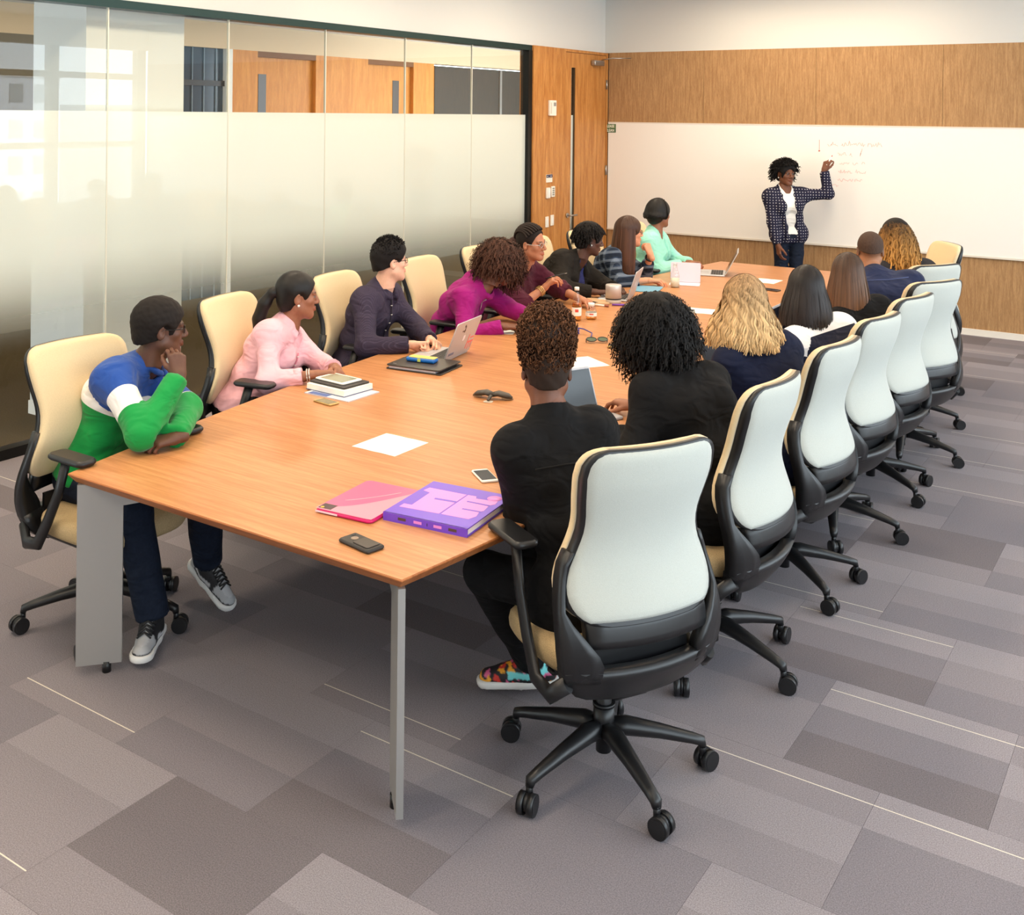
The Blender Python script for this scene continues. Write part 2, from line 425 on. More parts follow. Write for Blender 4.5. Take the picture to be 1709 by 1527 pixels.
# ceiling lights of the room: recessed warm troffers, with an added window-side row
m_lamp = M('lamp_diffuser', (255, 240, 215), .5, emit=((255, 226, 180), 4.0))
def ceiling_light(x, y, w, l, power, col, z=CZ, lab=''):
    t = tag(empty('ceiling_light', (x, y, z)), lab, 'ceiling light')
    f = MB(); f.box((-w / 2 - .03, -l / 2 - .03, -.012), (w / 2 + .03, -l / 2, 0)); f.box((-w / 2 - .03, l / 2, -.012), (w / 2 + .03, l / 2 + .03, 0))
    f.box((-w / 2 - .03, -l / 2, -.012), (-w / 2, l / 2, 0)); f.box((w / 2, -l / 2, -.012), (w / 2 + .03, l / 2, 0)); f.build('light_frame', m_white, t)
    d = MB(); d.box((-w / 2, -l / 2, -.006), (w / 2, l / 2, -.002)); d.build('diffuser', m_lamp, t)
    la = bpy.data.lights.new('ceiling_lamp', 'AREA'); la.shape = 'RECTANGLE'; la.size = w; la.size_y = l; la.energy = power; la.color = col
    lo = obj('ceiling_lamp', la, t, (0, 0, -.02))
    return t
WARM = (1.0, 0.83, 0.62)
n = 0
for cxl, pw in ((-4.7, 32), (-2.7, 30), (-.5, 9)):  # third row is added to brighten the carpet on the window side
    for k, yl in enumerate((0.2, 2.4, 4.6, 6.8, 9.0)):
        n += 1
        ceiling_light(cxl, yl, .3, 1.2, pw, WARM, lab='recessed ceiling light %s, %s from the board wall' % ('over the glass partition side' if cxl < -4 else 'over the table' if cxl < -2 else 'added over the window side', ('fifth', 'fourth', 'third', 'second', 'first')[k]))
ceiling_light(-3.4, 10.75, 2.4, .16, 30, (1.0, .84, .64), lab='long recessed wall washer in front of the whiteboard')

# corridor behind the partition
CX0 = -9.3
cf = struct(bx('floor_corridor', (CX0 - .6, SY, -.12), (GX, 16.2, 0.0), M('corridor_carpet', (80, 68, 48), .95, spec=.1, var=.2, vscale=120)), 'brown carpet of the corridor behind the glass', 'floor')
struct(bx('ceiling_corridor', (CX0 - .6, SY, 3.1), (GX - .12, 16.2, 3.2), m_ceil), 'corridor ceiling', 'ceiling')
cw = MB(); cw.box((CX0 - .2, SY, 2.806), (CX0, 16.2, 3.1)); corr = struct(cw.build('wall_corridor', M('corridor_paint', (226, 200, 165), .8)), 'corridor wall with orange veneer and doors', 'wall')
def vp(a, b): bx('veneer_panel', (CX0 - .2, a, 0), (CX0, b, 2.806), m_corrwood, corr)
vp(8.752, 9.19); vp(10.20, 11.22); vp(12.22, 12.71)
m_slot = M('slot_dark', (50, 38, 24), .3)
m_recess = M('door_recess', (120, 72, 24), .6)
for n_, (a, b, s0, s1) in enumerate(((9.19, 10.20, 9.256, 9.387), (11.22, 12.22, 11.82, 11.96))):
    d = struct(empty('door_%d' % (n_ + 2), (CX0, a, 0)), 'orange veneer door behind the glass, %s' % ('nearer the white column' if n_ == 0 else 'nearer the dark screen'), 'door')
    w = b - a
    bx('door_leaf', (-.14, 0, 0), (-.06, w, 2.76), m_corrwood, d)
    bx('door_head', (-.2, 0, 2.74), (0, w, 2.806), m_recess, d)
    bx('vision_slot', (-.06, s0 - a, .6), (-.055, s1 - a, 2.54), m_slot, d)
bx('office_window', (CX0 - .1, 8.052, .0), (CX0 - .06, 8.72, 2.806), M('office_glass', (52, 74, 92), .15), corr)
for yy in (8.052, 8.23, 8.40, 8.58):
    bx('blind_edge', (CX0 - .06, yy, .0), (CX0 - .045, yy + .012, 2.806), M('blind_grey', (120, 140, 155), .5), corr)
bx('window_rail', (CX0 - .06, 8.052, 2.38), (CX0 - .03, 8.72, 2.44), M('rail_dark', (36, 44, 52), .4), corr)
bx('corridor_plaster', (CX0 - .2, SY, 0), (CX0, 8.052, 2.806), M('taupe_paint', (120, 110, 92), .8), corr)
bx('added_dark_panel', (CX0, 8.78, 0), (CX0 + .012, 16.2, 1.0), M('added_panel_grey', (84, 78, 62), .7), corr)  # added dark sheet, put in to darken the lower corridor behind the glass
bx('white_pilaster', (CX0 - .06, 8.70, 0), (CX0 + .02, 8.775, 2.806), m_white, corr)
bx('dark_screen', (CX0 - .2, 12.71, 0), (CX0 + .01, 16.2, 2.78), M('dark_screen_cloth', (60, 58, 52), .7), corr)
bx('screen_post', (CX0, 14.42, 0), (CX0 + .03, 14.48, 2.78), m_steel, corr)
struct(bx('wall_corridor_end', (CX0 - .3, 16.2, 0), (GX, 16.3, 3.2), m_paint), 'far end wall of the corridor', 'wall')
pc = MB(); pc.box((-6.72, 4.5, .09), (-6.14, 5.33, 3.1)); pillar = struct(pc.build('pillar', m_paint), 'white square pillar in the corridor behind the frosted glass', 'pillar')
bx('pillar_skirting', (-6.728, 4.492, 0), (-6.132, 5.338, .09), m_base, pillar)
for k, yl in enumerate((2.0, 5.8, 8.2, 10.6, 13.0)):
    ceiling_light(-7.7, yl, .3, .9, 24, (1.0, .80, .55), 3.1, 'corridor ceiling light, %s of five along the corridor' % ('first', 'second', 'third', 'fourth', 'fifth')[k])

# ------------------------------------------------------------------ conference table
m_table = wood('table_veneer', (182, 122, 74), (203, 144, 96), (0.45, 9.0, 3.0), 7.0, 0.34, 0.4, fine=0.10)
m_tedge = wood('table_edge', (150, 84, 40), (182, 112, 62), (0.5, 7.0, 3.0), 5.0, 0.4, fine=0.1)
m_alu = M('satin_aluminium', (170, 168, 165), 0.42, 0.55)
TZ = 0.74
T0, T1 = 2.518, 9.78
def tab_c(y): return -2.73 - 0.041 * (y - T0)
def tab_h(y): return 1.09 - 0.30 * ((y - 6.15) / 3.63) ** 2
table = tag(empty('conference_table', (-2.88, 6.15, 0)), 'long boat shaped conference table with wood veneer top and grey metal legs', 'table')
ys = [T0 + (T1 - T0) * i / 40 for i in range(41)]
outl = [(tab_c(y) + tab_h(y) + 2.88, y - 6.15) for y in ys] + [(tab_c(y) - tab_h(y) + 2.88, y - 6.15) for y in reversed(ys)]
def inset(poly, d):
    c = []
    for x, y in poly:
        sx = 1 if x > 0 else -1
        yy = max(min(y, T1 - 6.15 - d), T0 - 6.15 + d)
        c.append((x - sx * d, yy))
    return c
tt = MB(); nn = len(outl)
lo_ = inset(outl, .022); hi_ = inset(outl, .003)
vs_ = [(x, y, TZ - .034) for x, y in lo_] + [(x, y, TZ - .006) for x, y in outl] + [(x, y, TZ - .003) for x, y in outl] + [(x, y, TZ) for x, y in hi_]
tt.add(vs_, [tuple(range(nn - 1, -1, -1))], 1)
tt.f += [tuple(range(3 * nn, 4 * nn))]; tt.mi += [0]; tt.sm += [False]
q_ = [(k * nn + i, k * nn + (i + 1) % nn, (k + 1) * nn + (i + 1) % nn, (k + 1) * nn + i) for k in range(3) for i in range(nn)]
tt.f += q_; tt.mi += [1] * len(q_); tt.sm += [False] * len(q_)
tt.build('table_top', [m_table, m_tedge], table)
for (cx_, cy_, dx, dy) in ((-3.475, 2.50 + .03, 1, 1), (-1.953, 2.535, -1, 1), (-3.78, 9.72, 1, -1), (-2.26, 9.72, -1, -1)):
    o_ = Vector((cx_ + 2.88, cy_ - 6.15, 0)); d_ = Vector((dx, dy, 0)).normalized(); n_ = Vector((-d_.y, d_.x, 0))
    lg = MB()
    def pt(a, z, s): return o_ + d_ * a + n_ * s * .011 + Vector((0, 0, z))
    prof = [(0, .03), (.165, .036), (.165, .60), (.165, .705), (0, .705)]
    vs_ = [pt(a, z, -1) for a, z in prof] + [pt(a, z, 1) for a, z in prof]
    k = len(prof)
    lg.add(vs_, [tuple(range(k)), tuple(range(2 * k - 1, k - 1, -1))] + [(i, k + i, k + (i + 1) % k, (i + 1) % k) for i in range(k)])
    leg = lg.build('leg', m_alu, table)
    bm_ = MB(); prof = [(.12, .615), (.62, .68), (.62, .705), (.12, .705)]
    vs_ = [pt(a, z, -.93) for a, z in prof] + [pt(a, z, .93) for a, z in prof]; k = 4
    bm_.add(vs_, [tuple(range(k)), tuple(range(2 * k - 1, k - 1, -1))] + [(i, k + i, k + (i + 1) % k, (i + 1) % k) for i in range(k)])
    bm_.build('support_arm', m_alu, leg)
    ft = MB(); ft.cyl(o_ + d_ * .11 + Vector((0, 0, .0)), o_ + d_ * .11 + Vector((0, 0, .04)), .016, n=12); ft.build('foot', m_black, leg)
for yy in (-1.2, 1.2):
    pd = MB(); pd.box((-.30, yy - .02, .0), (.10, yy + .02, .705)); pd.build('pedestal', m_alu, table)
bb = MB(); bb.box((-.14, -3.0, .655), (-.06, 3.0, .705)); bb.build('spine_beam', m_alu, table)

# ------------------------------------------------------------------ office chair
m_cream = M('cream_fabric', (186, 188, 180), 0.85, spec=.2, var=.04, vscale=300, bump=.15, bscale=500, sheen=.2)
m_creamf = M('cream_fabric_warm', (224, 200, 158), 0.85, spec=.2, var=.05, vscale=300, bump=.15, bscale=500, sheen=.2)  # same cream fabric on the fronts, warm lamplight put into its colour
m_seatf = M('tan_mesh', (196, 170, 128), 0.9, spec=.15, var=.25, vscale=420, bump=.3, bscale=420)
m_frame = M('black_nylon', (24, 24, 26), 0.38, spec=.5)
m_piping = M('beige_edge', (200, 184, 160), 0.8)

def lerp_tab(tab, z):
    for (z0, a), (z1, b) in zip(tab[:-1], tab[1:]):
        if z0 <= z <= z1: return a + (b - a) * (z - z0) / (z1 - z0)
    return tab[0][1] if z < tab[0][0] else tab[-1][1]
HW = [(.600, .150), (.606, .195), (.618, .225), (.64, .250), (.675, .263), (.715, .260), (.755, .246), (.80, .226), (.85, .211), (.90, .210),
      (.96, .221), (1.03, .231), (1.075, .229), (1.097, .219), (1.111, .203), (1.119, .184), (1.123, .16)]
PROF = [(.30, -.115), (.36, -.175), (.42, -.222), (.48, -.246), (.54, -.252), (.60, -.240), (.66, -.216), (.72, -.192), (.78, -.178), (.84, -.183), (.90, -.200), (.96, -.223), (1.04, -.252), (1.12, -.282)]
def sm(tab, z):  # smoothed lookup
    return sum(lerp_tab(tab, z + d) * w for d, w in ((-.03, .25), (0, .5), (.03, .25)))
def back_y(x, z): return sm(PROF, z) + .055 * (x / .25) ** 2
def slab(zs, x0f, x1f, front, back, ncol, mb, mi=0):
    """Solid sheet following the back's curve; front/back: offsets (forward +) as functions of (s, t)."""
    rows = len(zs); F = []; B = []
    for i, z in enumerate(zs):
        for j in range(ncol):
            s = j / (ncol - 1); x = x0f(z) * (1 - s) + x1f(z) * s; t = i / (rows - 1)
            F.append((x, back_y(x, z) + front(s, t), z)); B.append((x, back_y(x, z) + back(s, t), z))
    idx = lambda i, j: i * ncol + j
    n0 = rows * ncol; fs = []
    for i in range(rows - 1):
        for j in range(ncol - 1):
            fs.append((idx(i, j + 1), idx(i, j), idx(i + 1, j), idx(i + 1, j + 1)))
            fs.append((n0 + idx(i, j), n0 + idx(i, j + 1), n0 + idx(i + 1, j + 1), n0 + idx(i + 1, j)))
    ring = [idx(0, j) for j in range(ncol)] + [idx(i, ncol - 1) for i in range(1, rows)] + [idx(rows - 1, j) for j in range(ncol - 2, -1, -1)] + [idx(i, 0) for i in range(rows - 2, 0, -1)]
    for a, b in zip(ring, ring[1:] + ring[:1]): fs.append((a, b, n0 + b, n0 + a))
    mb.add(F + B, fs, mi, True)

def make_chair():
    root = empty('office_chair')
    bumpf = lambda s, t: (1 - (2 * s - 1) ** 4) * (1 - (2 * t - 1) ** 8)
    zs = [HW[0][0] + (HW[-1][0] - HW[0][0]) * (0.5 - 0.5 * math.cos(PI * i / 30)) for i in range(31)]
    hw = lambda z: lerp_tab(HW, z)
    c = MB(); slab(zs, lambda z: -hw(z) - .005, lambda z: hw(z) + .005, lambda s, t: .020 + .020 * bumpf(s, t), lambda s, t: -.004, 17, c)
    c.build('back_cushion', m_creamf, root)
    c = MB(); slab(zs, lambda z: -hw(z) - .004, lambda z: hw(z) + .004, lambda s, t: .010, lambda s, t: -.005, 17, c); c.build('back_piping', m_piping, root)
    # black frame: sheet behind the cushion, then the lower yoke with its slot
    fr = MB()
    zf = zs
    slab(zf, lambda z: -hw(z) - .001, lambda z: hw(z) + .001, lambda s, t: -.004, lambda s, t: -.040 + .028 * max(0, (t - .70) / .30), 17, fr)
    OUT = [(.352, .10), (.357, .17), (.372, .215), (.40, .245), (.45, .270), (.51, .283), (.58, .286), (.64, .282), (.70, .272), (.76, .256), (.80, .238)]
    ow = lambda z: lerp_tab(OUT, z)
    zl = [.43, .46, .49, .52, .55, .58, .61, .64, .68, .72, .76, .80]
    inn = lambda z: max(min(.17 + max(0, z - .50) * .75, ow(z) - .014), .17)
    slab(zl, lambda z: -ow(z), lambda z: -inn(z), lambda s, t: .004, lambda s, t: -.044, 4, fr)
    slab(zl, inn, ow, lambda s, t: .004, lambda s, t: -.044, 4, fr)
    slab([.540, .56, .59, .62], lambda z: -.21, lambda z: .21, lambda s, t: .004, lambda s, t: -.036, 9, fr)
    slab([.353, .362, .38, .41, .44, .468], lambda z: -ow(z), ow, lambda s, t: .008, lambda s, t: -.044, 11, fr)
    frame = fr.build('back_frame', m_frame, root)
    rp = MB(); ins = lambda z: hw(z) - .008
    zr = [z for z in zs if .612 < z < 1.1185]
    slab(zr, lambda z: -ins(z), ins, lambda s, t: -.03 + .024 * max(0, (t - .70) / .30), lambda s, t: -.042 + .026 * max(0, (t - .70) / .30) - .010 * (1 - (2 * s - 1) ** 6) * (1 - (2 * t - 1) ** 10), 17, rp)
    rp.build('back_panel', m_cream, root)
    # seat
    st = MB(); rings = []
    for z, k in ((.405, .88), (.412, .95), (.43, .99), (.455, 1.0), (.473, .985), (.484, .94), (.488, .85)):
        ring = []
        for i in range(36):
            t = 2 * PI * i / 36; ct, sn = math.cos(t), math.sin(t)
            x = .255 * k * math.copysign(abs(ct) ** .5, ct); y = .05 + .23 * k * math.copysign(abs(sn) ** .55, sn)
            ring.append((x, y, z - (.02 * max(0, (y - .15) / .12) ** 2)))
        rings.append(ring)
    m_ = 36; vs2 = [p for r in rings for p in r]
    st.add(vs2, [tuple(range(m_ - 1, -1, -1)), tuple(range(6 * m_, 7 * m_))], 0, True)
    q2 = [(i * m_ + j, i * m_ + (j + 1) % m_, (i + 1) * m_ + (j + 1) % m_, (i + 1) * m_ + j) for i in range(6) for j in range(m_)]
    st.f += q2; st.mi += [0] * len(q2); st.sm += [True] * len(q2)
    st.build('seat', m_seatf, root)
    me_ = MB(); me_.rbox((-.21, -.19, .375), (.21, .22, .408), .05); me_.rbox((-.08, -.17, .315), (.08, .10, .378), .03)
    me_.box((-.17, -.20, .37), (.17, -.185, .53)); me_.cyl((-.13, .02, .35), (-.08, .02, .35), .018, n=12); me_.rbox((-.19, -.0, .342), (-.12, .04, .358), .008)
    me_.build('mechanism', m_frame, root)
    # arms
    for s in (-1, 1):
        a = MB()
        a.tube([(s * .255, -.20, .43), (s * .28, -.14, .375), (s * .285, -.06, .39), (s * .283, .0, .49), (s * .278, .06, .61), (s * .272, .10, .746)], [.026, .028, .027, .025, .023, .024], 10, 0, .62, (s, 0, 0))
        arm = a.build('armrest', m_frame, root)
        p = MB(); p.rbox((s * .268 - .045, .02, .744), (s * .268 + .045, .238, .769), .03, n=5); p.build('arm_pad', m_frame, arm)
    # column and five star base
    c = MB(); c.cyl((0, 0, .07), (0, 0, .33), .0245, n=18); c.cyl((0, 0, .13), (0, 0, .215), .034, .033, n=18); c.cyl((0, 0, .215), (0, 0, .225), .036, n=18)
    c.build('gas_column', m_frame, root)
    for k in range(5):
        t = 2 * PI * k / 5 + PI / 2; d = Vector((math.cos(t), math.sin(t), 0))
        L = MB(); L.tube([d * .02 + Vector((0, 0, .145)), d * .07 + Vector((0, 0, .148)), d * .18 + Vector((0, 0, .128)), d * .285 + Vector((0, 0, .103)), d * .318 + Vector((0, 0, .093)), d * .322 + Vector((0, 0, .075))],
                          [.032, .034, .026, .020, .019, .014], 10, 0, .85, (0, 0, 1))
        leg = L.build('base_leg', m_frame, root)
        w = MB(); cpos = d * .322; sd = Matrix.Rotation(k * 1.3 + .4, 3, 'Z') @ Vector((1, 0, 0)); fw = Vector((-sd.y, sd.x, 0))
        w.cyl(cpos + Vector((0, 0, .05)), cpos + Vector((0, 0, .082)), .011, n=10)
        cc = cpos + fw * .016
        for q in (-1, 1):
            w.cyl(cc + sd * q * .007 + Vector((0, 0, .032)), cc + sd * q * .026 + Vector((0, 0, .032)), .032, n=20)
            w.cyl(cc + sd * q * .026 + Vector((0, 0, .032)), cc + sd * q * .0275 + Vector((0, 0, .032)), .026, n=20)
        w.cyl(cc - sd * .008 + Vector((0, 0, .036)), cc + sd * .008 + Vector((0, 0, .036)), .026, n=16)
        w.build('caster', m_frame, leg)
    return root
CHAIRS = [  # x, y, facing angle (degrees, 0 = +x), label
    (-1.60, 3.14, 150, 'cream office chair in front, behind the person with the tall brown afro'),
    (-1.60, 4.05, 177, 'cream office chair behind the person with big black curls'),
    (-1.60, 4.90, 174, 'cream office chair behind the person with long blonde hair'),
    (-1.61, 5.67, 171, 'cream office chair behind the person in the striped sweater'),
    (-1.61, 6.43, 169, 'cream office chair behind the person with long brown hair in black'),
    (-1.61, 7.15, 154, 'cream office chair turned squarely, behind the man in the navy jacket'),
    (-1.76, 7.95, 150, 'cream office chair mostly hidden, behind the person with golden curls'),
    (-1.93, 9.05, 215, 'empty cream office chair by the far table corner near the whiteboard'),
    (-3.74, 2.87, 0, 'cream office chair under the man in the green, white and blue sweater'),
    (-4.07, 4.08, 12, 'cream office chair under the woman in the pink shirt'),
    (-4.16, 5.03, 8, 'cream office chair under the man in the dark checked shirt'),
    (-4.20, 5.93, 6, 'cream office chair under the person in the magenta top'),
    (-4.24, 6.70, -5, 'cream office chair under the person in maroon with glasses'),
    (-4.24, 7.45, 0, 'cream office chair under the person in the black blazer'),
    (-4.20, 8.2, -3, 'cream office chair under the person in the flannel shirt'),
    (-4.16, 9.0, -6, 'cream office chair under the woman in the mint blazer'),
]
proto = make_chair()
rngc = random.Random(3)
BASE_TURN = {0: 32, 1: 23, 2: 3, 3: 45, 4: 16, 5: 55, 8: 18}
for i, (x, y, a, lab) in enumerate(CHAIRS):
    o = proto if i == 0 else copy_tree(proto)
    o.location = (x, y, 0); o.rotation_euler = (0, 0, math.radians(a - 90))
    off = BASE_TURN.get(i, rngc.uniform(0, 72))
    for ch in o.children:
        if ch.name.startswith('base_leg'): ch.rotation_euler.z = math.radians(off)
    tag(o, lab, 'chair', 'cream office chairs around the conference table')

# ------------------------------------------------------------------ people: smooth implicit bodies meshed with surface nets
def V3(*a): return np.array(a if len(a) == 3 else a[0], np.float32)
def nrm(v): v = np.asarray(v, np.float32); return v / max(float(np.linalg.norm(v)), 1e-9)
def rot(axis, deg):
    return np.array(Matrix.Rotation(math.radians(deg), 3, Vector(axis)), np.float32)

class Field:
    def __init__(s, lo, hi, h):
        s.h = h; s.lo = V3(lo)
        s.ax = [np.arange(lo[i], hi[i] + h, h, dtype=np.float32) for i in range(3)]
        s.F = np.full([len(a) for a in s.ax], 1.0, np.float32)
    def _sub(s, lo, hi):
        sl = []
        for i in range(3):
            a = int(np.searchsorted(s.ax[i], lo[i])); b = int(np.searchsorted(s.ax[i], hi[i]))
            if b - a < 1: return None
            sl.append(slice(a, b))
        return tuple(sl), s.ax[0][sl[0]][:, None, None], s.ax[1][sl[1]][None, :, None], s.ax[2][sl[2]][None, None, :]
    def _mix(s, sl, d, k, op):
        a = s.F[sl]
        if op == 'u':
            if k <= 0: s.F[sl] = np.minimum(a, d); return
            t = np.clip(.5 + .5 * (d - a) / k, 0, 1); s.F[sl] = d + (a - d) * t - k * t * (1 - t)
        else:
            d = -d
            if k <= 0: s.F[sl] = np.maximum(a, d); return
            t = np.clip(.5 - .5 * (d - a) / k, 0, 1); s.F[sl] = d + (a - d) * t + k * t * (1 - t)
    def cap(s, a, b, ra, rb=None, k=.02, op='u'):
        rb = ra if rb is None else rb
        a, b = V3(a), V3(b); pad = max(ra, rb) + 2.2 * k + 3 * s.h
        g = s._sub(np.minimum(a, b) - pad, np.maximum(a, b) + pad)
        if g is None: return s
        sl, X, Y, Z = g; ab = b - a; L = max(float(ab @ ab), 1e-9)
        px, py, pz = X - a[0], Y - a[1], Z - a[2]
        t = np.clip((px * ab[0] + py * ab[1] + pz * ab[2]) / L, 0, 1)
        d = np.sqrt((px - t * ab[0]) ** 2 + (py - t * ab[1]) ** 2 + (pz - t * ab[2]) ** 2) - (ra + (rb - ra) * t)
        s._mix(sl, d, k, op); return s
    def ell(s, c, r, R=None, k=.02, op='u'):
        c, r = V3(c), V3(r); pad = float(r.max()) + 2.2 * k + 3 * s.h
        g = s._sub(c - pad, c + pad)
        if g is None: return s
        sl, X, Y, Z = g; px, py, pz = X - c[0], Y - c[1], Z - c[2]
        if R is not None:
            px, py, pz = [R[0, i] * px + R[1, i] * py + R[2, i] * pz for i in range(3)]
        k0 = np.sqrt((px / r[0]) ** 2 + (py / r[1]) ** 2 + (pz / r[2]) ** 2)
        k1 = np.sqrt((px / r[0] ** 2) ** 2 + (py / r[1] ** 2) ** 2 + (pz / r[2] ** 2) ** 2)
        d = k0 * (k0 - 1) / np.maximum(k1, 1e-6)
        s._mix(sl, d, k, op); return s
    def xyz(s): return s.ax[0][:, None, None], s.ax[1][None, :, None], s.ax[2][None, None, :]
    def plane(s, p, n, k=.0):
        """Keep the side the normal points away from."""
        X, Y, Z = s.xyz(); d = (X - p[0]) * n[0] + (Y - p[1]) * n[1] + (Z - p[2]) * n[2]
        s.F = np.maximum(s.F, d.astype(np.float32)); return s
    def noise(s, amp, f, seed=0):
        X, Y, Z = s.xyz(); s.F += amp * wob(X, Y, Z, f, seed); return s
    def mesh(s):
        F = s.F; n = F.shape
        ins = F < 0
        c = [ins[i:n[0] - 1 + i, j:n[1] - 1 + j, k:n[2] - 1 + k] for i in (0, 1) for j in (0, 1) for k in (0, 1)]
        anyi = c[0].copy(); alli = c[0].copy()
        for q in c[1:]: anyi |= q; alli &= q
        act = anyi & ~alli
        I = np.argwhere(act)
        val = np.stack([F[I[:, 0] + i, I[:, 1] + j, I[:, 2] + k] for i in (0, 1) for j in (0, 1) for k in (0, 1)], 1)
        off = np.array([(i, j, k) for i in (0, 1) for j in (0, 1) for k in (0, 1)], np.float32)
        acc = np.zeros((len(I), 3), np.float32); cnt = np.zeros(len(I), np.float32)
        for a in range(8):
            for b in range(a + 1, 8):
                if abs(off[a] - off[b]).sum() != 1: continue
                va, vb = val[:, a], val[:, b]; m = (va < 0) != (vb < 0)
                t = np.where(m, va / np.where(m, va - vb, 1), 0)
                acc += (off[a] + t[:, None] * (off[b] - off[a])) * m[:, None]; cnt += m
        v = s.lo + (I + acc / cnt[:, None]) * s.h
        idx = np.full(act.shape, -1, np.int64); idx[tuple(I.T)] = np.arange(len(I))
        quads = []
        for d in range(3):
            e = [slice(None)] * 3; e2 = [slice(None)] * 3; e[d] = slice(0, n[d] - 1); e2[d] = slice(1, n[d])
            A, B = ins[tuple(e)], ins[tuple(e2)]
            u, w = [(1, 2), (2, 0), (0, 1)][d]
            ch = np.argwhere(A != B)
            ch = ch[(ch[:, u] > 0) & (ch[:, w] > 0) & (ch[:, u] < n[u] - 1) & (ch[:, w] < n[w] - 1)]
            if not len(ch): continue
            fl = A[tuple(ch.T)]
            def at(du, dw):
                q = ch.copy(); q[:, u] -= du; q[:, w] -= dw; return idx[tuple(q.T)]
            Q = np.stack([at(1, 1), at(0, 1), at(0, 0), at(1, 0)], 1)
            Q[~fl] = Q[~fl][:, ::-1]; quads.append(Q)
        return v, np.concatenate(quads)

def wob(X, Y, Z, f, seed):
    r = np.random.RandomState(seed); out = 0
    for i in range(4):
        d = r.normal(size=3); d /= np.linalg.norm(d); e = r.normal(size=3); e /= np.linalg.norm(e); p = r.rand(2) * 6.28
        a = (X * d[0] + Y * d[1] + Z * d[2]) * f * (0.7 + .25 * i) + p[0]; b = (X * e[0] + Y * e[1] + Z * e[2]) * f * .55 + p[1]
        out = out + np.sin(a + 1.4 * np.sin(b))
    return (out / 4).astype(np.float32)

def merge(parts):
    vs, fs, cs, o = [], [], [], 0
    for v, f, c in parts:
        vs.append(v); fs.append(np.asarray(f) + o); cs.append(c); o += len(v)
    return np.concatenate(vs), np.concatenate(fs), np.concatenate(cs)

HEADS = {}
def head_mesh(kind):
    """Head in its own frame: x right, y face, z up. Returns verts, quads and masks for lips, brows, eyes."""
    if kind in HEADS: return HEADS[kind]
    m = kind == 'm'
    F = Field((-.1, -.13, -.155), (.1, .14, .14), .0047)
    F.ell((0, -.014, .036), (.076, .098, .088), k=0)
    F.ell((0, .028, -.03), (.061, .064, .083), k=.03)
    jw = .052 if m else .046
    for s in (-1, 1):
        F.cap((s * jw, .005, -.055), (s * .016, .067, -.096 if m else -.092), .021, .017, k=.03)
        F.ell((s * .041, .057, -.018), (.021, .022, .018), k=.02)
    F.ell((0, .072, -.098), (.020, .017, .016), k=.02)
    F.cap((0, -.012, -.06), (0, -.03, -.15), .055 if m else .049, None, k=.03)
    for s in (-1, 1):
        F.ell((s * .031, .098, .007), (.019, .016, .0125), k=.012, op='s')
        F.cap((s * .013, .088, .024), (s * .046, .077, .025), .0075, .0065, k=.012)
    F.cap((0, .090, .014), (0, .110, -.022), .0075, .0105, k=.012)
    F.ell((0, .106, -.027), (.0115, .011, .009), k=.008)
    for s in (-1, 1):
        F.ell((s * .0125, .098, -.030), (.0085, .010, .0075), k=.006)
        F.ell((s * .031, .078, .006), (.0135, .0135, .0125), k=.003)
        F.cap((s * .020, .0885, .0145), (s * .042, .083, .014), .0036, .0032, k=.004)
        F.cap((s * .021, .0885, -.002), (s * .041, .083, -.001), .003, .0028, k=.004)
    for s in (-1, 1):
        F.cap((0, .0955, -.0535), (s * .021, .0845, -.058), .0062, .0035, k=.004)
        F.cap((0, .0945, -.0665), (s * .019, .0845, -.060), .0078, .0035, k=.005)
        # ear
        F.ell((s * .079, -.008, -.006), (.0085, .019, .032), rot((0, 0, 1), s * -18), k=.006)
        F.ell((s * .087, -.002, -.001), (.006, .009, .017), k=.005, op='s')
    v, f = F.mesh()
    x, y, z = v.T; ax = np.abs(x)
    lips = np.exp(-(((ax / .024) ** 2 + ((z + .0595) / .0125) ** 2) ** 2)) * (y > .078)
    brow = np.exp(-((((ax - .031) / .02) ** 2 + ((z - .0265 - .10 * (ax - .031)) / .0052) ** 2) ** 2)) * (y > .06)
    de = np.sqrt((ax - .031) ** 2 + (y - .078) ** 2 + (z - .006) ** 2)
    eye = ((de < .0150) & (y > .083) & (np.abs(z - .006) < .0052)).astype(np.float32)
    iris = eye * (np.hypot(ax - .031, z - .006) < .0068)
    HEADS[kind] = (v, f, lips, brow, eye, iris)
    return HEADS[kind]

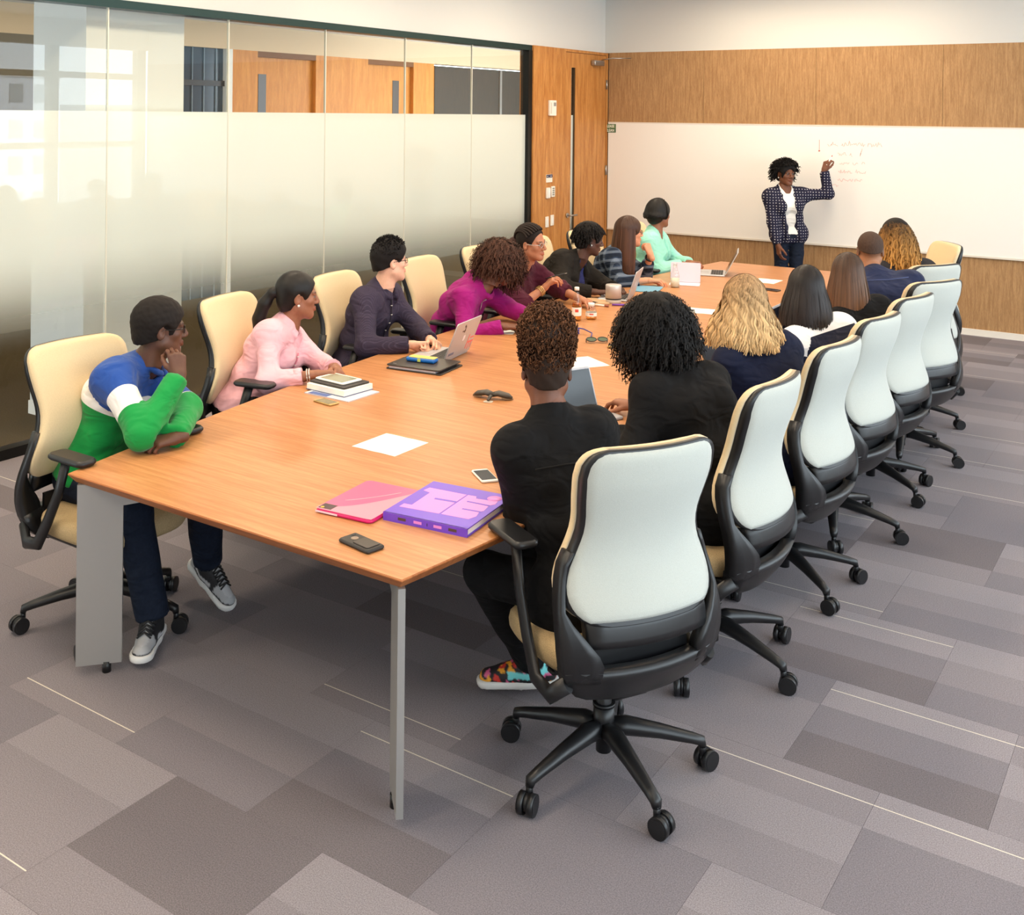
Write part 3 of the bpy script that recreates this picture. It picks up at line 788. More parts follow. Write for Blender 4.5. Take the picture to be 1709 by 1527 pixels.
HANDS = {}
POSES = {  # finger curls (three joints, degrees), spread, thumb direction
    'relaxed': ((28, 32, 18), .35, (.62, .72, -.32)), 'flat': ((10, 14, 8), .5, (.72, .66, -.2)),
    'fist': ((72, 88, 48), .1, (.42, .75, -.55)), 'clasp': ((45, 62, 35), .15, (.45, .80, -.40)), 'pinch': ((52, 40, 22), .2, (.38, .80, -.50)),
    'cup': ((36, 44, 26), .25, (.75, .62, -.25))}
def hand_mesh(pose):
    """Right hand, palm down: wrist at the origin, y to the fingers, z to the back of the hand, thumb at -x. Left hands are mirrored."""
    if pose in HANDS: return HANDS[pose]
    curls, spread, td = POSES[pose]
    F = Field((-.095, -.055, -.115), (.075, .20, .05), .0041)
    F.cap((0, -.03, 0), (0, .012, 0), .0245, .0245, k=.01)
    base = [(-.030, .088, .001), (-.0105, .093, .003), (.0095, .090, .002), (.0275, .081, -.001)]
    lens = [(.042, .025, .020), (.046, .029, .021), (.043, .027, .021), (.033, .020, .018)]
    for b in base:
        F.cap((b[0] * .55, .012, -.002), b, .0155, .0115, k=.014)
    F.ell((-.022, .035, -.012), (.016, .027, .014), k=.014)
    for i, (b, ln) in enumerate(zip(base, lens)):
        p = V3(b); an = 0; sp = (i - 1.4) * spread * 9
        rr = .0088 - .0008 * (i == 3)
        for j in range(3):
            an += curls[j] * (1 + .10 * (i - 1))
            d = V3(math.sin(math.radians(sp)) * math.cos(math.radians(an)), math.cos(math.radians(an)) * math.cos(math.radians(sp)), -math.sin(math.radians(an)))
            q = p + d * ln[j]; F.cap(p, q, rr, rr * .9, k=.0045 if j else .007); p = q; rr *= .9
    p = V3(-.023, .022, -.008); d = nrm(V3(-td[0], td[1], td[2])); rr = .0125
    for j, l in enumerate((.043, .033, .026)):
        q = p + d * l; F.cap(p, q, rr, rr * .86, k=.009); p = q; rr *= .86
        d = nrm(d + V3(.28, .12, -.12))
    v, f = F.mesh()
    HANDS[pose] = (v, f); return HANDS[pose]

def ik(a, t, l1, l2, hint):
    a, t, hint = V3(a), V3(t), V3(hint); d = t - a; D = float(np.linalg.norm(d)); u = d / D
    if D > (l1 + l2) * .998: t = a + u * (l1 + l2) * .998; D = (l1 + l2) * .998
    x = (l1 * l1 - l2 * l2 + D * D) / (2 * D); h = math.sqrt(max(l1 * l1 - x * x, 0))
    n = hint - u * float(hint @ u); n = nrm(n)
    return a + u * x + n * h, t

def tubes(paths, r, cols, sides=3):
    """Strand meshes: paths n x m x 3, r n x m, cols n x m x 3."""
    n, m, _ = paths.shape
    d = np.gradient(paths, axis=1); d /= np.maximum(np.linalg.norm(d, axis=2, keepdims=True), 1e-9)
    ref = np.tile(V3(.31, .57, .76), (n, m, 1)) if sides > 2 else (paths - HC + V3(.004, .003, .005)); a = np.cross(d, ref); a /= np.maximum(np.linalg.norm(a, axis=2, keepdims=True), 1e-6); b = np.cross(d, a)
    ring = [paths + (a * math.cos(2 * PI * k / sides) + b * math.sin(2 * PI * k / sides)) * r[..., None] for k in range(sides)]
    v = np.stack(ring, 2).reshape(-1, 3)
    i = (np.arange(n)[:, None, None] * m + np.arange(m - 1)[None, :, None]) * sides; k = np.arange(sides)[None, None, :]
    k2 = (k + 1) % sides
    if sides == 2: k, k2 = k[..., :1], k2[..., :1]      # a flat lock
    q = np.stack([i + k, i + k2, i + sides + k2, i + sides + k], -1).reshape(-1, 4)
    c = np.repeat(cols.reshape(-1, 3), sides, 0)
    return v.astype(np.float32), q, c.astype(np.float32)

def scalp(n, rs, zmin=-.35, face=True):
    """n points on the hair-bearing part of the unit head sphere."""
    out = []
    while len(out) < n:
        p = rs.normal(size=(n * 3, 3)); p /= np.linalg.norm(p, axis=1, keepdims=True)
        ok = p[:, 2] > zmin
        if face: ok &= ~((p[:, 1] > .42) & (p[:, 2] < .52)) & ~((p[:, 1] > .0) & (p[:, 2] < .02))
        out.extend(p[ok])
    return np.array(out[:n], np.float32)
HC, HR = V3(0, -.014, .036), V3(.079, .101, .091)
def jitter_cols(base, n, m, rs, amt=.25):
    c = np.tile(V3(lin(base)), (n, m, 1)); return c * (1 + amt * (rs.rand(n, 1, 1) * 2 - 1))

def hair_cap(thick=.012, rough=.002, freq=160, nape=-.075, front=.0, top=(0, 0, 0), res=.006, seed=1, hairline=1.0, temple=.084):
    F = Field((-.15, -.19, -.16), (.15, .15, .26), res)
    F.ell(HC, HR + thick, k=0)
    if top != (0, 0, 0): F.ell(HC + V3(0, top[1], top[2]), HR * V3(1.0, .9, .8) + top[0], k=.03)
    F.ell((0, -.055, -.035), (.058 + thick * .6, .045 + thick, .06), k=.03)
    F.ell((0, .125 + front, -.045), (temple, .088, .112 * hairline), k=.012, op='s')
    for s in (-1, 1):
        F.ell((s * .092, .012, -.028), (.03, .036, .055), k=.01, op='s')
    F.plane((0, -.05, nape), (0, .35, -.94))
    if rough: F.noise(rough, freq, seed)
    return F.mesh()

def hair_straight(n, rs, length, g, spread=1.0, wave=(0, 0), layer=(1.03, 1.16), m=18, r=.0035, base=(40, 25, 18), tip=None, side=0.0, inward=.15, front=True, amt=.3):
    """Strands from a parting over the crown, round the skull and then falling along g (head frame)."""
    ph = rs.rand(n) * 2 * PI; lay = layer[0] + (layer[1] - layer[0]) * rs.rand(n) ** .8
    t0 = .02 + .75 * rs.rand(n) ** 1.4; tmax = 1.62 + .12 * rs.rand(n)
    fwd = np.cos(ph)                                     # 1 = towards the face
    sgn = np.where(np.sin(ph) >= side, 1.0, -1.0)
    m1 = m // 2; pts = np.zeros((n, m, 3), np.float32)
    for j in range(m1):
        u = j / (m1 - 1); th = t0 + (tmax - t0) * u
        k = np.clip((fwd - .05) / .9, 0, 1) * np.clip((th - .35) / .6, 0, 1)
        a = ph.copy(); ang = np.arctan2(np.sin(ph), np.cos(ph)); tgt = sgn * 1.35
        a = np.where(k > 0, ang + (tgt - ang) * np.minimum(k * 1.6, 1) * (np.abs(ang) < 1.35), ang)
        pts[:, j] = HC + HR * lay[:, None] * np.stack([np.sin(th) * np.sin(a), np.sin(th) * np.cos(a), np.cos(th)], 1)
    p = pts[:, m1 - 1].copy(); out = p - HC; out[:, 2] = 0; out /= np.maximum(np.linalg.norm(out, axis=1, keepdims=True), 1e-6)
    L = length * (.82 + .25 * rs.rand(n)); g = nrm(g)
    for j in range(m1, m):
        u = (j - m1 + 1) / (m - m1)
        w = np.zeros((n, 3), np.float32)
        if wave[0]:
            w = out * (wave[0] * np.sin(wave[1] * u * 2 * PI + ph * 9))[:, None] + np.cross(out, g) * (wave[0] * np.cos(wave[1] * u * 2 * PI + ph * 7))[:, None]
        back = np.stack([np.zeros(n), -np.clip(out[:, 1] + .5, 0, 1.3), np.zeros(n)], 1) * .03 * u
        pts[:, j] = p + g * (L * u)[:, None] + out * (.02 * spread * math.sin(u * 1.6) * lay - .02 * inward * u * u)[:, None] + w + back
    for _ in range(3): pts[:, 1:-1] = .25 * pts[:, :-2] + .5 * pts[:, 1:-1] + .25 * pts[:, 2:]
    if wave[0]:
        uu = np.linspace(0, 1, m)[None, :]
        for ax_, f1, f2 in ((0, 5.0, 9.0), (1, 6.3, 11.0), (2, 0, 0)):
            if f1: pts[:, :, ax_] += wave[0] * 1.3 * np.minimum(uu * 4, 1) * np.sin(uu * f1 * 2 * PI + (ph * f2)[:, None])
    cols = jitter_cols(base, n, m, rs, amt)
    if tip is not None:
        u = np.linspace(0, 1, m)[None, :, None] ** 1.3; cols = cols * (1 - u) + jitter_cols(tip, n, m, rs, amt) * u
    rr = np.full((n, m), r, np.float32) * (.7 + .6 * rs.rand(n, 1)); rr[:, -2:] *= .6
    return tubes(pts, rr.astype(np.float32) * 1.25, cols, 2)

def hair_curls(n, rs, length, g, droop=.6, coil=.008, turns=3.0, m=22, r=.0032, base=(22, 17, 15), tip=None, zmin=-.45, puff=1.0, amt=.35, back=0.0, face=True, lvar=.3, vol=None, sides=3):
    p0 = scalp(n, rs, zmin, face); nrmv = p0 / HR; nrmv /= np.linalg.norm(nrmv, axis=1, keepdims=True)
    C_, R_ = (HC, HR * .98) if vol is None else (V3(vol[0]), V3(vol[1])); root = C_ + p0 * R_; g = nrm(g); L = (length * (1 - lvar + 2 * lvar * rs.rand(n)))
    a = np.cross(nrmv, V3(.3, .5, .8)); a /= np.linalg.norm(a, axis=1, keepdims=True); b = np.cross(nrmv, a)
    ph = rs.rand(n) * 6.28; pts = np.zeros((n, m, 3), np.float32); hand_ = np.where(rs.rand(n) > .5, 1, -1)
    for j in range(m):
        u = j / (m - 1)
        # straight out at the root, bending into the fall
        q = root + nrmv * (L * puff * (u - .45 * droop * u * u))[:, None] + g * (L * droop * u ** 1.6)[:, None] + V3(0, -1, 0) * (L * back * u)[:, None]
        an = ph + hand_ * turns * 2 * PI * u; e = min(1, u * 4)
        pts[:, j] = q + (a * np.cos(an)[:, None] + b * np.sin(an)[:, None]) * coil * e + g * (coil * .6 * np.sin(an))[:, None] * e
    # keep strands out of the skull
    qv = (pts - HC) / (HR * 1.02); ln = np.linalg.norm(qv, axis=2, keepdims=True); pts = np.where(ln < 1, HC + (pts - HC) / np.maximum(ln, .2), pts)
    cols = jitter_cols(base, n, m, rs, amt)
    if tip is not None:
        u = np.clip(np.linspace(-.25, 1.1, m), 0, 1)[None, :, None]; cols = cols * (1 - u) + jitter_cols(tip, n, m, rs, amt) * u
    rr = np.full((n, m), r, np.float32); rr[:, -1] *= .5
    return tubes(pts, rr * (1.3 if sides == 2 else 1.0), cols, sides)

m_skin = M('skin', (150, 100, 75), .48, spec=.4, attr='tint', var=.06, vscale=60)
m_hair = M('hair', (30, 22, 18), .5, spec=.35, attr='tint')
m_hairm = M('hair_matte', (30, 22, 18), .75, spec=.25, attr='tint')
CLOTH = {}
def add_folds(m, strength=.5, scale=9.0, dist=.04):
    nt = m.node_tree; L = nt.links; b = nt.nodes['Principled BSDF']
    tc = nt.nodes.new('ShaderNodeTexCoord'); mp = nt.nodes.new('ShaderNodeMapping'); mp.inputs['Scale'].default_value = (1.0, 1.0, 1.7); mp.inputs['Rotation'].default_value = (.5, .35, .2)
    L.new(tc.outputs['Object'], mp.inputs['Vector'])
    n = nt.nodes.new('ShaderNodeTexNoise'); n.inputs['Scale'].default_value = scale; n.inputs['Detail'].default_value = 1.5; n.inputs['Distortion'].default_value = 1.1; n.inputs['Roughness'].default_value = .45
    L.new(mp.outputs[0], n.inputs['Vector'])
    bp = nt.nodes.new('ShaderNodeBump'); bp.inputs['Strength'].default_value = strength; bp.inputs['Distance'].default_value = dist
    L.new(n.outputs['Fac'], bp.inputs['Height'])
    if b.inputs['Normal'].links: L.new(b.inputs['Normal'].links[0].from_socket, bp.inputs['Normal'])
    L.new(bp.outputs[0], b.inputs['Normal']); return m
def cloth(name, col, rough=.85, **k): return add_folds(M('cloth_' + name, col, rough, spec=.2, bump=.12, bscale=420, sheen=.06 if max(col) > 60 else 0.0, **k))

def person(S):
    """Builds one person from a pose description. All points are world coordinates in metres."""
    male = S.get('male', False); rs = np.random.RandomState(S.get('seed', 1))
    hip, hd = V3(S['hip']), V3(S['head'])
    fa = math.radians(S['face']); f0 = V3(math.cos(fa), math.sin(fa), 0)
    sa = math.radians(S.get('shoulders', S['face'])); fs = V3(math.cos(sa), math.sin(sa), 0)
    la, lp, lr = S['look']
    Rh = (rot((0, 0, 1), la - 90) @ rot((1, 0, 0), lp) @ rot((0, 1, 0), lr)).astype(np.float32)
    org = V3(hip[0], hip[1], 0)
    hup = Rh[:, 2]
    sc = S.get('size', 1.0)
    # the head of a person is scaled as a whole about its centre
    hs = S.get('headsize', 1.0)
    N = hd - .5 * hup * .165 * hs - .5 * V3(0, 0, .165) - fs * S.get('poke', .035)
    T = nrm(N - hip); L = float(np.linalg.norm(N - hip))
    r0 = nrm(np.cross(f0, V3(0, 0, 1))); rS = nrm(np.cross(fs, V3(0, 0, 1)))
    r0 = nrm(r0 - T * float(r0 @ T) * .3); rS = nrm(rS - T * float(rS @ T) + T * S.get('tilt', 0))
    fw0, fwS = nrm(np.cross(T, r0)), nrm(np.cross(T, rS))
    hun = S.get('hunch', .02); bulk = S.get('bulk', 1.0)
    abd = hip + T * L * .36 - fw0 * hun * .5; che = hip + T * L * .68 - fwS * hun; shc = hip + T * L * .862 - fwS * hun * .9
    sw = (.185 if male else .165) * S.get('shw', 1.0)
    shL, shR = shc - rS * sw, shc + rS * sw
    l1, l2 = (.285, .255) if male else (.265, .24)
    l1 *= S.get('armlen', 1.0); l2 *= S.get('armlen', 1.0)
    arms = {}
    for side, sj, sg in (('L', shL, -1), ('R', shR, 1)):
        A = S['arm' + side]
        el, wr = ik(sj, A['w'], l1, l2, A.get('hint', (0, 0, -1)))
        arms[side] = dict(s=sj, e=el, w=wr, d=nrm(A.get('dir', wr - el)), n=V3(A.get('up', (0, 0, 1))), pose=A.get('pose', 'relaxed'))
    stand = S.get('stand', False)
    legs = {}
    for side, sg in (('L', -1), ('R', 1)):
        hj = hip + r0 * sg * .085 - V3(0, 0, .01)
        if 'leg' + side in S: kn, an = V3(S['leg' + side][0]), V3(S['leg' + side][1])
        else:
            kn = hip + f0 * .41 + r0 * sg * .11; kn[2] = .53
            an = hip + f0 * (.36 + .04 * sg) + r0 * sg * .10; an[2] = .10
        fd = V3(S['leg' + side][2]) if 'leg' + side in S and len(S['leg' + side]) > 2 else f0
        legs[side] = (hj, kn, an, nrm(fd))
    def torso(F, t, k=.05, lower=True):
        b = bulk
        if lower: F.cap(hip - r0 * .075, hip + r0 * .075, .112 * b + t, k=0)
        F.cap(abd - r0 * .06, abd + r0 * .06, .098 * b + t, k=k)
        F.cap(che - rS * .075, che + rS * .075, .106 * b + t, k=k)
        F.cap(shL + rS * .035, shR - rS * .035, .050 + t, k=.07)
        F.cap(shc + T * .02, N + T * .03, .062 + t * .5, .05 + t * .3, k=.05)
        if not male:
            bu = S.get('bust', 1.0)
            for sg in (-1, 1): F.ell(che + fwS * .085 + rS * sg * .07 - T * .02, V3(.058, .058, .058) * bu + t * .7, k=.05)
        for A, sg in ((arms['L'], -1), (arms['R'], 1)):
            F.ell(A['s'], V3(.047, .047, .047) + t, k=.06)
            F.cap(N + T * .0 - fwS * .012, A['s'] + T * .008, .044 + t * .6, .040 + t, k=.06)
    def sleeve(F, A, t, frac=1.0, k=.03, loose=0.0):
        F.cap(A['s'], A['e'], .046 + t + loose, .041 + t + loose, k=.05)
        if frac > 0: F.cap(A['e'], A['e'] + (A['w'] - A['e']) * min(frac, 1.0), .041 + t + loose, .041 - .012 * min(frac, 1.0) + t + loose * .6, k=k)
    pts = [hip, N, shL, shR] + [A[q] for A in arms.values() for q in 'sew']
    # ---- the body: trunk, limbs, head and hands in one mesh
    lp_ = [p for l in legs.values() for p in l[:3]]
    allp = np.array(pts + lp_); lo, hi = allp.min(0) - .16, allp.max(0) + .16; hi[2] = max(hi[2], N[2] + .1); lo[2] = max(lo[2], .0)
    F = Field(lo, hi, .015)
    torso(F, -.006)
    for A in arms.values():
        F.cap(A['s'], A['e'], .046, .037, k=.02); F.cap(A['e'], A['w'], .038, .0255, k=.02)
    for hj, kn, an, fd in legs.values():
        F.cap(hj, kn, .078 * bulk, .052, k=.03); F.cap(kn, an, .05, .034, k=.02)
        F.cap(an + V3(0, 0, -.03), an + fd * .13 + V3(0, 0, -.065), .035, .026, k=.02)
    F.cap(N, hd + Rh @ V3(0, -.015, -.06), .052 if male else .047, k=.03)
    bv, bf = F.mesh()
    skin = V3(lin(S['skin'])); parts = [(bv, bf, np.tile(skin, (len(bv), 1)))]
    v, f, lips, brow, eye, iris = head_mesh('m' if male else 'f')
    hc = np.tile(skin, (len(v), 1)); lc = skin * V3(.95, .62, .62) + V3(.02, 0, .0)
    hc = hc + (lc - hc) * lips[:, None] * .75; hc = hc + (V3(lin((24, 17, 14))) - hc) * np.clip(brow, 0, 1)[:, None] * .85
    lash = ((np.abs(np.abs(v[:, 0]) - .031) < .014) & (np.abs(v[:, 2] - .0125) < .0028) & (v[:, 1] > .078)); hc = np.where(lash[:, None], hc * .35, hc)
    hc = np.where(eye[:, None] > 0, V3(.15, .14, .13), hc); hc = np.where(iris[:, None] > 0, V3(.02, .012, .009), hc)
    if 'fade' in S:  # close-cropped sides
        q = np.clip((v[:, 2] + .05 + .25 * v[:, 1] * 0) / .05, 0, 1) * (v[:, 1] < .035) * np.clip((.02 - v[:, 1]) / .02 + 1, 0, 1)
        hc = hc + (V3(lin(S['fade'])) - hc) * (q * .7)[:, None]
    parts.append(((v * hs) @ Rh.T + hd, f, hc))
    for side, sg in (('L', -1), ('R', 1)):
        A = arms[side]; hv, hf = hand_mesh(A['pose']); hv = hv.copy() * S.get('handsize', .97)
        if side == 'L': hv[:, 0] *= -1; hf = hf[:, ::-1]
        d = A['d']; n = A['n'] - d * float(A['n'] @ d); n = nrm(n); x = np.cross(d, n)
        R = np.stack([x, d, n], 1)
        hcol = np.tile(skin, (len(hv), 1)) * np.where((hv[:, 2] < -.012)[:, None], V3(1.25, 1.18, 1.12), V3(1, 1, 1))
        parts.append((hv @ R.T + A['w'], hf, hcol))
    v, f, c = merge(parts)
    me = np_mesh('person', v - org, f, True, np.clip(c, 0, 1)); me.materials.append(m_skin)
    P = obj('person', me, None, tuple(map(float, org))); tag(P, S['label'], 'person')
    def child(name, v, f, mat, cols=None, label=None, par=P):
        me = np_mesh(name, v - org, f, True, cols); me.materials.append(mat); o = obj(name, me, par)
        if label: o['label'] = label
        return o
    info = dict(org=org, hip=hip, T=T, L=L, N=N, r=rS, f=fwS, che=che, shL=shL, shR=shR, arms=arms, hd=hd, Rh=Rh, shc=shc, r0=r0, f0=fw0, legs=legs)
    # ---- clothing
    for g in S['clothes']:
        kind = g['kind']; t = g.get('t', .012)
        if kind == 'top':
            lo, hi = np.array(pts).min(0) - .17, np.array(pts).max(0) + .15
            F = Field(lo, hi, g.get('res', .0105))
            torso(F, t, g.get('k', .05))
            for A in arms.values(): sleeve(F, A, t, g.get('sleeve', .95), loose=g.get('loose', .0))
            if stand: F.cap(hip + T * .02 - r0 * .07, hip + T * .02 + r0 * .07, .096 + t, k=.05)
            if g.get('flare'):  # cloth hanging off the hips
                F.cap(hip - V3(0, 0, .05) - r0 * .09, hip - V3(0, 0, .05) + r0 * .09, .12 + t, k=.05)
            nr = g.get('neck', .058)
            if g.get('vneck'):
                w, dep = g['vneck'][:2]; w2 = g['vneck'][2] if len(g['vneck']) > 2 else .012
                top = N + fwS * .06; bot = hip + T * L * (.88 - dep) + fwS * .17
                F.cap(top + T * .05, bot, w, w2, k=.015, op='s')
                for sg in (-1, 1):   # rolled lapels along the opening
                    if g.get('lapel'):
                        a_ = N + rS * sg * .055 + T * .015 - fwS * .02; b_ = N + rS * sg * (w * .95) + fwS * .075 - T * .05; c_ = bot + rS * sg * (.010 + w2) - fwS * .025
                        F.cap(a_, b_, .012, .013, k=.008); F.cap(b_, c_, .014, .008, k=.012)
            F.cap(N - T * .0 + fwS * .012, N + T * .14 + fwS * .03, nr - .004, nr + .006, k=.008, op='s')
            if g.get('collar'):
                hgt, gap = g['collar']; nseg = 14
                for i in range(nseg):
                    a1 = math.radians(gap + (360 - 2 * gap) * i / nseg); a2 = math.radians(gap + (360 - 2 * gap) * (i + 1) / nseg)
                    def cp(a, h, w): return N + T * h + fwS * (.010 + math.cos(a) * (w + .006)) + rS * math.sin(a) * w - T * .022 * (math.cos(a) > .2) * math.cos(a)
                    F.cap(cp(a1, .012 + hgt * .5, nr + .007), cp(a2, .012 + hgt * .5, nr + .007), .0085 + hgt * .22, k=.006)
                    if g.get('points'): F.cap(cp(a1, .0, nr + .022), cp(a2, .0, nr + .022), .013, k=.008)
                if g.get('points'):
                    for sg in (-1, 1):
                        F.cap(N + fwS * .075 + rS * sg * .03 - T * .0, N + fwS * .088 + rS * sg * .058 - T * .055, .012, .006, k=.008)
            F.noise(1.6 * g.get('fold', .0042), 1.25 * g.get('ff', 26), S.get('seed', 1) + 5)
            if not stand and not g.get('flare'): F.plane(hip - T * .055, -T)
            elif stand: F.plane(hip - V3(0, 0, g.get('hem', .05)), (0, 0, -1))
            for A in arms.values():
                fr = g.get('sleeve', .95)
                if fr <= 1.0:
                    d = nrm(A['w'] - A['e']); p = A['e'] + (A['w'] - A['e']) * fr; p_ = p + d * .02
                    R_ = .075
                    gsub = F._sub(p_ - .11, p_ + .11)
                    if gsub is not None:
                        sl, X, Y, Z = gsub
                        along = (X - p[0]) * d[0] + (Y - p[1]) * d[1] + (Z - p[2]) * d[2]
                        rad = np.sqrt(np.maximum((X - p[0]) ** 2 + (Y - p[1]) ** 2 + (Z - p[2]) ** 2 - along ** 2, 0))
                        cut = np.where((rad < R_) & (along < .10), along, -1.0)
                        F.F[sl] = np.where((rad < R_) & (along > 0) & (along < .10), np.maximum(F.F[sl], along), F.F[sl])
            v, f = F.mesh(); cols = None
            if 'paint' in g: cols = g['paint'](v, info).astype(np.float32)
            info['gv'] = v
            child(g.get('name', 'top'), v, f, g['mat'], cols, g.get('label'))
            if g.get('cuff'):
                for side, A in arms.items():
                    d = nrm(A['w'] - A['e']); p = A['e'] + (A['w'] - A['e']) * g.get('sleeve', .95)
                    m_ = MB(); m_.tube([tuple(p - d * .035 - org), tuple(p - d * .01 - org), tuple(p + d * .004 - org)], [.034 + t, .0345 + t, .033 + t], 14)
                    m_.build('cuff', g['cuff'], P)
        elif kind == 'inner':
            F = Field(che - .3, che + .3, .0105)
            torso(F, t, .05, False); F.cap(hip - r0 * .07, hip + r0 * .07, .108 + t, k=.05)
            F.cap(N + fwS * .03 - T * .02, N + T * .14 + fwS * .03, .052, .06, k=.008, op='s')
            F.noise(.003, 24, 3)
            F.plane(hip - T * g.get('hem', .03), -T)
            X, Y, Z = F.xyz()
            lat = np.abs((X - che[0]) * rS[0] + (Y - che[1]) * rS[1] + (Z - che[2]) * rS[2]) - g.get('half', .13)
            F.F = np.maximum(F.F, lat.astype(np.float32)); v, f = F.mesh(); child(g.get('name', 'blouse'), v, f, g['mat'], None, g.get('label'))
        elif kind == 'trousers':
            lpn = np.array([hip] + lp_); F = Field(lpn.min(0) - .17, lpn.max(0) + .16, .0125)
            F.cap(hip - r0 * .075 - V3(0, 0, .01), hip + r0 * .075 - V3(0, 0, .01), .116 * bulk + t * .4, k=0)
            lo_ = g.get('loose', .012)
            for hj, kn, an, fd in legs.values():
                F.cap(hj, kn, .082 * bulk + lo_ * .5, .060 + lo_, k=.03); F.cap(kn, an + V3(0, 0, .015), .058 + lo_, .046 + lo_, k=.025)
            F.noise(.005, 30, S.get('seed', 1) + 9)
            for hj, kn, an, fd in legs.values():
                d = nrm(an - kn); p = an - d * .015; gsub = F._sub(p - .12, p + .12)
                if gsub is not None:
                    sl, X, Y, Z = gsub
                    along = (X - p[0]) * d[0] + (Y - p[1]) * d[1] + (Z - p[2]) * d[2]
                    F.F[sl] = np.where((along > 0), np.maximum(F.F[sl], along), F.F[sl])
            F.plane(hip + V3(0, 0, .085), (0, 0, 1))
            v, f = F.mesh(); child('trousers', v, f, g['mat'], None, g.get('label'))
        elif kind == 'shoes':
            for side in ('L', 'R'):
                shoe(P, org, legs[side], g, child)
    # ---- hair
    G = Rh.T @ V3(0, 0, -1)
    H = S['hair']; hp = []
    for h in H:
        mode = h['mode']; base = h.get('base', (24, 18, 16))
        kw = {k: q for k, q in h.items() if k not in ('mode', 'base', 'capbase')}
        if mode == 'cap':
            v, f = hair_cap(**kw); cc = np.tile(V3(lin(base)), (len(v), 1)) * (1 + .18 * wob(v[:, 0], v[:, 1], v[:, 2], 420, 7))[:, None]
            hp.append((v, f, cc))
        elif mode == 'straight': hp.append(hair_straight(rs=rs, g=G, base=base, **kw))
        elif mode == 'curls': hp.append(hair_curls(rs=rs, g=G, base=base, **kw))
        elif mode == 'tail':
            F = Field((-.16, -.34, -.30), (.16, .06, .12), .007); q = [V3(*p) for p in kw['path']]; rr = kw['r']
            for i in range(len(q) - 1): F.cap(q[i], q[i + 1], rr[i], rr[i + 1], k=.012)
            F.noise(.003, 60, 2); v, f = F.mesh(); hp.append((v, f, np.tile(V3(lin(base)), (len(v), 1)) * (1 + .2 * wob(v[:, 0], v[:, 1], v[:, 2] * .15, 300, 4))[:, None]))
        elif mode == 'rows':  # braided rows drawn from the hairline to the back
            nrow, mm = kw['n'], 26; pp = np.zeros((nrow, mm, 3), np.float32)
            for i in range(nrow):
                a0 = -1.25 + 2.5 * i / (nrow - 1)
                for j in range(mm):
                    u = j / (mm - 1); th = .80 - 2.48 * u        # from forehead over to the nape knot
                    x = math.sin(a0) * (1 - .75 * u ** 2.2); rest = math.sqrt(max(1 - x * x, 0))
                    pp[i, j] = HC + (HR + .010 + .003 * abs(math.sin(u * 34 + i))) * V3(x, rest * math.sin(th), rest * math.cos(th))
            hp.append(tubes(pp, np.full((nrow, mm), .0085, np.float32), jitter_cols(base, nrow, mm, rs, .15), 5))
    v, f, c = merge(hp)
    v = (v * hs) @ Rh.T + hd
    child('hair', v, f, m_hairm if S.get('matte', True) else m_hair, np.clip(c, 0, 1), S.get('hairlabel'))
    # ---- accessories in the head frame
    if 'glasses' in S:
        m_ = MB(); col = M('spectacle_' + S['glasses'], {'black': (18, 16, 16), 'silver': (190, 186, 180), 'brown': (70, 42, 24)}[S['glasses']], .3, .4)
        def hw(p): return tuple((V3(p) * hs) @ Rh.T + hd - org)
        for sg in (-1, 1):
            ring = [hw((sg * .032 + .021 * math.cos(a), .099 - .14 * abs(.032 * sg + .021 * math.cos(a)) * .5, .004 + .0165 * math.sin(a))) for a in [2 * PI * i / 16 for i in range(17)]]
            m_.tube(ring, .0017, 6)
            m_.tube([hw((sg * .053, .094, .008)), hw((sg * .073, .07, .009)), hw((sg * .081, .0, .006)), hw((sg * .080, -.022, -.006))], .0019, 6)
        m_.tube([hw((-.011, .0985, .008)), hw((0, .102, .011)), hw((.011, .0985, .008))], .0017, 6)
        gl = m_.build('glasses', col, P); gl['label'] = S['glasses'] + ' framed spectacles'
        for sg in (-1, 1):
            le = MB(); ring = [hw((sg * .032 + .0205 * math.cos(a), .0985 - .14 * abs(.032 * sg + .0205 * math.cos(a)) * .5, .004 + .016 * math.sin(a))) for a in [2 * PI * i / 16 for i in range(16)]]
            le.add(ring, [tuple(range(16))]); le.build('lens', glass_mat('spectacle_lens', (.95, .95, .95)), gl)
    if 'earring' in S:
        for sg in (-1, 1):
            e_ = MB(); c_ = Vector(tuple((V3(sg * .083, .0, -.038) * hs) @ Rh.T + hd - org)); e_.lathe([(.0001, -.007), (.005, -.005), (.0072, 0), (.005, .005), (.0001, .007)], c_, 10)
            e_.build('earring', M('pearl', (240, 236, 228), .25), P)
    P['_'] = 1; del P['_']
    info['P'] = P; info['org'] = org
    return info

def on_cloth(I, h, lat=0.0, front=1, out=.002):
    """A point on the garment's front (or back) at relative height h and sideways offset lat."""
    v = I['gv'] - I['hip']; hh = (v @ I['T']) / I['L']; la = v @ I['r']; ff = (v @ I['f']) * front
    m = (np.abs(la - lat) < .016) & (np.abs(hh - h) < .035) & (ff < .185)
    if not m.any(): return None
    i = np.argmax(np.where(m, ff, -9)); c = I['hip'] + I['T'] * (h * I['L']) + I['r'] * lat + I['f'] * front * float(ff[i] + out)
    return tuple(map(float, c - I['org']))

